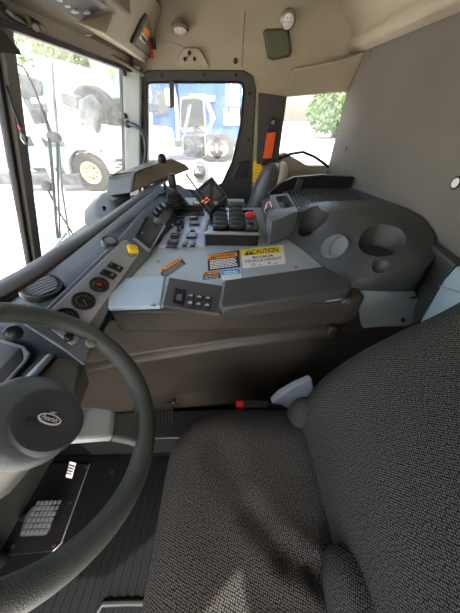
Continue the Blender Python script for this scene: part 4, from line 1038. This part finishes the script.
# backrest as stacked sections along the leaning spine
spine = [(.235, .44), (.215, .52), (.212, .60), (.220, .68), (.242, .77), (.285, .85), (.345, .925), (.410, .985), (.455, 1.05), (.485, 1.13), (.505, 1.22), (.515, 1.30), (.54, 1.34)]
loops = []
NY = 44
crb = [(V((.28, .0, .80)), V((.25, .30, .66)), .02, .006)]
for i, (x, z) in enumerate(spine):
    s_ = i / (len(spine) - 1); j0, j1 = max(0, i - 1), min(len(spine) - 1, i + 1)
    tx, tz = spine[j1][0] - spine[j0][0], spine[j1][1] - spine[j0][1]; l = math.hypot(tx, tz); nx, nz = -tz / l, tx / l
    yc, hw = .07, (.285 - .02 * max(0, s_ - .7) / .3)
    th_ = .155 if i > 1 else .12
    if i == len(spine) - 1: th_ = .08; hw -= .03
    if i == 0: hw -= .02
    lp_ = []
    for k in range(NY):
        t = 2 * PI * k / NY; cy = math.copysign(abs(math.cos(t)) ** .45, math.cos(t)); cz = math.copysign(abs(math.sin(t)) ** .45, math.sin(t))
        y = yc + hw * cy; f = cz  # +1 front
        off = th_ / 2 * (f - 1)
        bl = math.exp(-((abs(y - yc) - hw * .80) / .05) ** 2) * .020 * (1 if f > 0 else 0)
        cx = -.012 * math.exp(-((y - yc) / .12) ** 2) * (1 if f > 0 else 0)
        o2 = off + bl + cx
        zz = z + nz * o2; xx = x + nx * o2
        xx = min(xx, .60 + .035 * (z - .9)) if f < 0 or xx > .6 else xx
        lp_.append(V((xx, y, zz)))
    loops.append(lp_)
# subdivide sections smoothly
MB().loft(loops).build('backrest', 'fabric_back', ds, sub=2)
# lower bolster lumps of the loose cover
MB().pad((.180, .265, .53), (.250, .340, .68), .40, 16, lambda p: V((p.x + (p.z - .65) * .1, p.y, p.z))).build('cover_fold', 'fabric_back', ds, smooth=True)
def ff(p):
    return V((p.x + (p.y + .05) * -.10, p.y, p.z))
MB().pad((.175, -.19, .56), (.275, .035, .70), .42, 18, ff).build('cover_fold', 'fabric_back', ds, smooth=True)
MB().tube([U(303, 432, t=.665), U(309, 448, t=.635), U(318, 470, t=.600), U(327, 495, t=.565), U(333, 520, t=.54), U(336, 542, t=.52)], .0032, 8).build('seam_piping', 'black', ds, smooth=True)
MB().box((.04, .05, .30), (.34, .40, .22)).build('seat_pedestal', 'black', ds, bevel=.02)
MB().box((.04, .05, .10), (.26, .30, .20)).build('seat_base', 'black', ds, bevel=.01)
# buckle
bk = thing('belt_buckle', 'black seat belt buckle with red release button beside the seat cushion', 'buckle')
q = U(246, 405, y=.365)
MB().hull8([q + V((-.012, -.014, -.016)), q + V((-.012, .014, -.016)), q + V((-.012, .014, .012)), q + V((-.012, -.014, .012))], [q + V((.075, -.012, -.02)), q + V((.075, .012, -.02)), q + V((.075, .012, .012)), q + V((.075, -.012, .012))]).build('buckle_case', 'black', bk, bevel=.006)
MB().box(q + V((-.020, 0, -.002)), (.028, .024, .026)).build('release_button', 'red', bk, bevel=.005)
MB().tube([q + V((.07, 0, -.006)), q + V((.12, .005, -.03)), q + V((.17, .01, -.08)), q + V((.18, .01, -.2))], .010, 8).build('buckle_stalk', 'black', bk, smooth=True)
wc = thing('white_cloth', 'white cloth tucked between the seat back and the engine cover', 'cloth')
a = [U(271, 403, y=.40), U(280, 394, y=.42), U(296, 385, y=.43), U(312, 378, y=.44), U(316, 400, y=.40), U(300, 415, y=.38), U(283, 411, y=.385)]
MB().prism(a, (.0, .03, -.02)).build('cloth_fold', 'cloth', wc, bevel=.008, seg=3)

# passenger seat
ps = thing('passenger_seat', 'passenger seat with black and cream sides beyond the engine cover', 'seat')
def fp(p): return V((p.x + (p.z - .8) * .18, p.y, p.z))
MB().pad((.175, 1.43, .52), (.325, 1.73, 1.045), .38, 16, lambda p: V((p.x + (p.z - 1.0) * .28, p.y, p.z))).build('backrest', 'charcoal', ps, smooth=True)
MB().pad((.255, 1.425, .53), (.35, 1.72, 1.05), .38, 16, lambda p: V((p.x + (p.z - 1.0) * .22, p.y, p.z))).build('backrest_shell', 'cream', ps, smooth=True)
MB().pad((-.25, 1.42, .44), (.22, 1.73, .60), .3, 12).build('seat_cushion', 'charcoal', ps, smooth=True)
MB().box((0, 1.575, .22), (.34, .26, .44)).build('seat_base', 'black', ps, bevel=.01)

# ------------------------------------------------------------------ outside: ground, wiper, mirrors
G0 = -.75
struct(MB().box((0, 10, G0 - .05), (90, 80, .1)).build('ground', 'ground'))
wa = thing('windscreen_wiper', 'thin dark wiper arms standing outside the windscreen', 'wiper')
def O(u, v, y): return U(u, v, y=y)
MB().tube([O(49, 137, 1.18), O(53, 180, 1.17), O(57, 232, 1.15), O(58, 238, 1.15)], .007, 8).build('wiper_arm', 'black', wa, smooth=True)
MB().tube([O(57, 137, 1.20), O(58, 180, 1.19), O(60, 238, 1.16)], .005, 8).build('wiper_rod', 'black', wa, smooth=True)
MB().tube([O(46, 186, 1.20), O(58, 210, 1.20), O(74, 236, 1.19)], .005, 8).build('wiper_blade', 'black', wa, smooth=True)
MB().pad(O(47, 186, 1.19) + V((-.025, -.02, -.025)), O(47, 186, 1.19) + V((.025, .02, .025)), .5, 6).build('wiper_pivot', 'truck_dark', wa, smooth=True)
MB().pad(O(54, 137, 1.19) + V((-.03, -.015, -.02)), O(54, 137, 1.19) + V((.03, .015, .02)), .4, 6).build('wiper_clamp', 'truck_dark', wa, smooth=True)
MB().tube([O(13, 62, 1.25), O(24, 68, 1.25), O(34, 88, 1.23), O(44, 115, 1.22), O(52, 137, 1.2)], [.003, .004, .005, .006, .010], 8).build('wiper_cable', 'black', wa, smooth=True)
MB().prism([O(40, 239, 1.14), O(55, 231, 1.22), O(67, 232, 1.24), O(55, 246, 1.15)], (0, 0, -.01)).build('green_reflection', 'teal', wa)  # flat teal sheet standing in for a greenish reflection
an = thing('mirror_arm', 'long thin dark mirror arm curving down outside the windscreen', 'mirror arm')
MB().tube([O(52, 62, 1.7), O(54, 95, 1.68), O(58, 140, 1.66), O(62, 190, 1.64), O(70, 240, 1.6)], .007, 8).build('arm_tube', 'truck_dark', an, smooth=True)

dm = thing('door_mirror', 'tall grey two part door mirror outside the passenger window', 'mirror')
def mir(cs, y, m, back, name, cl=.02):
    a = [O(u, v, y) for u, v in cs]; o = MB().prism([p for p in a], (0, .06, 0)).build(name, back, dm, bevel=.008)
    c0 = sum(a, V()) / len(a); MB().prism([c0 + (p - c0) * .88 + V((0, -.003, 0)) for p in a], (0, .004, 0)).build('mirror_glass', m, o)
    return o
mir([(180, 97), (196, 95.5), (204, 98), (206, 130), (203, 133), (183, 133), (179, 130)], 2.15, 'mirror', 'mirror_back', 'upper_housing')
mir([(182, 135), (205, 134), (206, 156), (203, 158.5), (186, 158), (182.5, 154)], 2.15, 'mirror', 'mirror_back', 'lower_housing')
MB().tube([O(196, 96, 2.2), O(204, 96, 2.2), O(210, 108, 2.2), O(212, 122, 2.2), O(206, 134, 2.19)], .012, 8).build('mirror_bracket', 'truck_white', dm, smooth=True)
MB().tube([O(193, 96, 2.19), O(188, 115, 2.12), O(184, 133, 2.12)], .010, 8).build('mirror_bar', 'truck_white', dm, smooth=True)
cm = thing('convex_mirror', 'rounded white convex mirror below the tall door mirror', 'mirror')
q = O(201, 172, 2.1)
MB().pad(q + V((-.09, -.03, -.09)), q + V((.07, .06, .09)), .5, 12).build('mirror_shell', 'truck_white', cm, smooth=True)
MB().lathe(q + V((-.01, -.032, 0)), (0, -1, .1), [(.055, 0), (.045, .008), (.001, .014)]).build('mirror_glass', 'mirror', cm, smooth=True)
MB().tube([q + V((0, .02, .08)), O(196, 157, 2.17)], .01).build('mirror_stem', 'black', cm, smooth=True)

# ------------------------------------------------------------------ outside: vehicles
def wheel(name, parent, c, r, w_, ax=(0, -1, 0), rm='rim_tan'):
    ax = V(ax).normalized(); c = V(c)
    t = MB().lathe(c - ax * w_ * .5, ax, [(r * .55, 0), (r * .92, 0), (r, w_ * .15), (r, w_ * .85), (r * .92, w_), (r * .55, w_), (r * .55, w_ * .6)], 32).build(name, 'tyre', parent, smooth=True)
    MB().lathe(c + ax * w_ * .10, ax, [(r * .58, 0), (r * .58, w_ * .38), (r * .50, w_ * .36), (r * .42, w_ * .1), (r * .2, w_ * .1), (r * .18, w_ * .42), (r * .05, w_ * .45)], 28).build('wheel_rim', rm, t, smooth=True)
    mb = MB()
    for k in range(8):
        F = Fr(c, c + V((1, 0, 0)), c + V((0, 0, 1))); a = 2 * PI * k / 8
        mb.cyl(c + F.A * r * .30 * math.cos(a) + F.B * r * .30 * math.sin(a) + ax * w_ * .25, c + F.A * r * .30 * math.cos(a) + F.B * r * .30 * math.sin(a) + ax * w_ * .33, r * .05, n=8)
    mb.build('wheel_nuts', 'truck_dark', t)
    return t
YT = 8.0
def T(u, v, y=YT): return U(u, v, y=y)
wt = thing('white_truck', 'white truck with tan wheel rims parked beyond the windscreen', 'truck')
wc_ = T(84, 146); wc_.z = G0 + .52
wheel('front_wheel', wt, wc_, .54, .3)
w2 = T(99, 140, 8.7); w2.z = G0 + .52
wheel('rear_wheel', wt, w2 + V((.15, .3, 0)), .54, .3)
# mudguard over the wheel, cab, bonnet, bumper
pts = []
for i in range(15):
    a = PI * i / 14; pts.append(wc_ + V((math.cos(a) * .72, -.2, math.sin(a) * .72)))
for i in range(14, -1, -1):
    a = PI * i / 14; pts.append(wc_ + V((math.cos(a) * .60, -.2, math.sin(a) * .60)))
MB().prism(pts, (0, .7, 0)).build('mudguard', 'truck_white', wt, smooth=False)
x0, x1 = T(40, 100).x, T(72, 100).x
cabp = [V((x0 + .1, YT + .1, -.2)), V((x1 + .25, YT + .1, -.2)), V((x1 + .25, YT + .1, .95)), V((x1 + .05, YT + .1, 1.0)), V((x1 - .25, YT + .1, 2.15)), V((x0 + .15, YT + .1, 2.25))]
MB().prism(cabp, (0, 2.2, 0)).build('cab', 'truck_white', wt, bevel=.06)
MB().prism([V((x1 - .75, YT + .08, 1.05)), V((x1 - .05, YT + .08, 1.05)), V((x1 - .32, YT + .08, 1.9)), V((x1 - .75, YT + .08, 1.95))], (0, .04, 0)).build('cab_window', 'teal', wt)
MB().prism([V((x1 + .2, YT + .15, .05)), V((x1 + 2.1, YT + .15, .05)), V((x1 + 2.1, YT + .15, .72)), V((x1 + .2, YT + .15, .92))], (0, 2, 0)).build('bonnet', 'truck_white', wt, bevel=.08)
MB().box((wc_.x + .55, YT + .35, .06), (1.5, .4, .42)).build('engine_bay', 'truck_dark', wt, bevel=.02)
mb = MB()
r = random.Random(4)
for k in range(16): mb.tube([V((wc_.x - .3 + r.random() * 1.3, YT - .02 - r.random() * .1, -.1 + r.random() * .6)) for _ in range(3)], .03, 6)
mb.build('hoses', 'steel', wt)
MB().box((x0 - .9, YT - .1, -.38), (2.6, .35, .30)).build('bumper', 'truck_dark', wt, bevel=.03)
MB().box((x0 - .9, YT + .3, .10), (2.4, .5, .5)).build('grille', 'teal', wt, bevel=.03)
MB().box((wc_.x + 1.35, YT + .2, -.40), (.7, .3, .2)).build('rear_step', 'truck_dark', wt, bevel=.02)
MB().lathe(V((wc_.x + 1.15, YT + .05, -.05)), (0, -1, 0), [(.09, 0), (.09, .04), (.02, .05)]).build('tail_lamp', 'red', wt)
wheel('spare_wheel', wt, T(97, 116, 8.55), .64, .34, rm='truck_dark')
MB().prism([T(78, 100, 7.75), T(90, 94, 7.75), T(99, 108, 7.75), T(97, 134, 7.75), T(90, 124, 7.75), T(80, 126, 7.75)], (0, .25, 0)).build('engine_cowl', 'truck_dark', wt, bevel=.03)
MB().prism([T(17, 72, 8.0), T(40, 80, 8.0), T(42, 96, 8.0), T(18, 100, 8.0)], (0, .06, 0)).build('side_window', 'truck_dark', wt, bevel=.02)
MB().prism([T(17, 108, 7.9), T(40, 110, 7.9), T(42, 124, 7.9), T(17, 126, 7.9)], (0, .3, 0)).build('side_grille', 'truck_dark', wt, bevel=.02)
MB().prism([T(60, 92, 7.9), T(76, 96, 7.9), T(78, 108, 7.9), T(62, 104, 7.9)], (0, .3, 0)).build('battery_box', 'truck_dark', wt, bevel=.02)
hw_ = thing('utility_truck', 'faded teal and white truck body behind the white truck', 'truck')
q = T(105, 76, 10)
MB().box(q + V((0, .5, .0)), (.75, 1, 1.0)).build('teal_box', 'teal', hw_, bevel=.03)
MB().box(T(88, 84, 10.5) + V((0, .5, 0)), (3.6, 1, .7)).build('body_side', 'truck_white', hw_, bevel=.05)
MB().box(T(88, 100, 10.5) + V((0, .5, -.2)), (4.2, 1, .25)).build('body_rail', 'truck_dark', hw_, bevel=.03)
mb = MB()
t2 = wheel('wheel', hw_, (q.x + .1, 10.0, G0 + .62), .62, .35, rm='truck_dark')
wheel('wheel', hw_, (q.x - 3.4, 10.4, G0 + .62), .62, .35, rm='truck_dark')
MB().box((q.x - 1.5, 10.9, G0 + .8), (4.6, .8, .35)).build('chassis', 'truck_dark', hw_, bevel=.03)
MB().cyl(T(111, 72, 9.9), T(111, 72, 10.0), .07).build('orange_lamp', 'orange', hw_)
# pole beside it
wp_ = MB().tube([V((T(48, 60, 9).x, 7.2, G0)), V((T(48, 60, 9).x - .1, 7.2, 3.6))], .10, 12)
tag(wp_.build('white_post', 'offwhite', smooth=True), 'tall thick white post standing in the yard beyond the windscreen', 'post')

# blue truck seen through the passenger door
YB = 13.0
bt_ = thing('blue_truck', 'blue refuse truck with a white logo panel beyond the passenger door', 'truck')
def TB(u, v, y=YB): return U(u, v, y=y)
b0, b1 = TB(183, 139), TB(252, 70)
MB().prism([V((b0.x, YB, b0.z)), V((1.1, YB, b0.z)), V((1.1, YB, 4.6)), V((b0.x + .5, YB, 4.6)), V((b0.x, YB, 3.6))], (0, 2.4, 0)).build('refuse_body', 'truck_blue', bt_, bevel=.05)
mb = MB()
for k in range(6): mb.box((b0.x + .6 + k * .5, YB - .03, 2.2), (.08, .08, 3.2))
mb.build('body_ribs', 'truck_blue', bt_)
c0, c1 = TB(150, 82), TB(181, 140)
MB().prism([V((c0.x - .3, YB + .1, c1.z - .1)), V((c1.x, YB + .1, c1.z - .1)), V((c1.x, YB + .1, 2.9)), V((c0.x + .2, YB + .1, 2.9)), V((c0.x - .1, YB + .1, 1.7))], (0, 2.2, 0)).build('cab', 'truck_blue', bt_, bevel=.06)
MB().prism([TB(155, 92, 13.05), TB(169, 90, 13.05), TB(169, 114, 13.05), TB(155, 116, 13.05)], (0, .04, 0)).build('cab_window', 'truck_dark', bt_, bevel=.01)
MB().prism([TB(164, 88, 13.02), TB(172, 88, 13.02), TB(172, 106, 13.02), TB(166, 106, 13.02)], (0, .04, 0)).build('orange_panel', 'rim_tan', bt_, bevel=.01)
MB().tube([TB(172, 84, 12.8), TB(176, 100, 12.8), TB(178, 140, 12.8)], .07, 8).build('exhaust_stack', 'offwhite', bt_, smooth=True)
MB().tube([TB(190, 97, 12.9), TB(215, 99, 12.9)], .10, 8).build('white_rail', 'truck_white', bt_, smooth=True)
MB().tube([TB(205, 97, 12.85), TB(214, 120, 12.85)], .09, 8).build('white_strut', 'truck_white', bt_, smooth=True)
MB().box((TB(185, 150).x, YB + .4, G0 + .75), (5.4, .8, .35)).build('chassis', 'truck_dark', bt_, bevel=.03)
for u in (152, 212, 222):
    q = TB(u, 150); wheel('wheel', bt_, (q.x, YB - .0, G0 + .55), .55, .32, rm='steel')
# logo panel
lp4 = [TB(226, 80, 12.95), TB(247, 80, 12.95), TB(247, 106, 12.95), TB(226, 106, 12.95)]
MB().prism(lp4, (0, .04, 0)).build('logo_panel', 'white', bt_)
LF = Fr(lp4[3] + V((0, -.003, 0)), lp4[2] + V((0, -.003, 0)), lp4[0] + V((0, -.003, 0)))
LF.N = V((0, -1, 0)); W, H = LF.w, LF.h
q = LF.p(W * .47, H * .72, .0)
MB().lathe(q, (0, -1, 0), [(.20, 0), (.20, .01), (.001, .012)]).build('emblem_globe', M['teal'], bt_)
MB().torus(q + V((0, -.01, 0)), (0, -1, 0), .24, .035, 32, 6).build('emblem_ring', M['green_led'], bt_)
def ftext(txt, a, b, w_, h_, m): LF.text(txt, a, b, w_, h_, m, bt_, lift=.02)
ftext('RECYCLE', W * .08, H * .32, W * .72, H * .12, 'blue')
mb = MB(); mb.prism([LF.p(0, H * .24, .01), LF.p(W, H * .24, .01), LF.p(W, H * .27, .01), LF.p(0, H * .27, .01)], (0, -.01, 0)); mb.build('blue_stripe', 'truck_blue', bt_)
MB().prism([TB(223, 108, 12.93), TB(241, 108, 12.93), TB(241, 125, 12.93), TB(224, 125, 12.93)], (0, .04, 0)).build('notice_board', 'wall_ext', bt_)
# dirt patch
tag(MB().prism([V((1.0, 9.2, G0 + .002)), V((2.6, 9.2, G0 + .002)), V((2.2, 11.5, G0 + .002)), V((.2, 11.5, G0 + .002))], (0, 0, .01)).build('leaf_litter', 'dirt'), 'patch of brown leaves on the ground by the blue truck wheels', 'leaves')['kind'] = 'stuff'

# far wall and trees
def foliage(mb, c, R_, n, s, rnd):
    for _ in range(n):
        d = V((rnd.gauss(0, 1), rnd.gauss(0, 1), rnd.gauss(0, 1))).normalized() * R_ * rnd.uniform(.75, 1.0)
        p = c + V((d.x, d.y, d.z * .85)); a = V((rnd.gauss(0, 1), rnd.gauss(0, 1), rnd.gauss(0, 1))).normalized(); b = a.orthogonal().normalized(); k = a.cross(b)
        mb._faces([p - b * s, p + k * s * .6, p + b * s, p - k * s * .6], [(0, 1, 2, 3)])
for (u, v, y, R_, lab, h0) in ((62, 44, 20, 3.0, 'leafy green tree showing above the white truck', 1), (110, 40, 26, 3.2, 'green tree further back right of the first tree', 1), (338, 118, 24, 2.6, 'bushy tree at the right edge of the quarter window', 1)):
    t = thing('tree', lab, 'tree', group='trees around the yard')
    c = U(u, v, y=y); c.z = max(c.z, 1.2); rnd = random.Random(u)
    mb = MB()
    for k in range(7):
        foliage(mb, c + V((rnd.uniform(-1, 1) * R_ * .6, rnd.uniform(-1, 1) * R_ * .5, rnd.uniform(-.5, .6) * R_ * .6)), R_ * .55, 420, .17, rnd)
    mb.build('foliage', 'leaf', t)
    MB().tube([V((c.x, c.y, G0)), V((c.x + .1, c.y, c.z))], [.25, .12], 10).build('trunk', 'trunk', t, smooth=True)
yb = thing('yard_building', 'pale low building far behind the white truck', 'building')
MB().box((-16, 30, 1.5), (16, 6, 4.5)).build('building_wall', 'wall_ext', yb)
mb = MB()
for k in range(5): MB().box((-21 + k * 2.8, 26.98, 1.6), (1.6, .1, 1.2)).build('building_window', 'truck_dark', yb)

# ------------------------------------------------------------------ put every thing's empty at its own base
bpy.context.view_layer.update()
for o in list(S.objects):
    if o.type == 'EMPTY' and o.parent is None:
        pts = []
        for c in o.children_recursive:
            if c.type == 'MESH': pts += [c.matrix_world @ V(b) for b in c.bound_box]
        if not pts: continue
        base = V(((min(p.x for p in pts) + max(p.x for p in pts)) / 2, (min(p.y for p in pts) + max(p.y for p in pts)) / 2, min(p.z for p in pts)))
        o.location = base
        for c in o.children: c.matrix_parent_inverse = Matrix.Translation(-base)
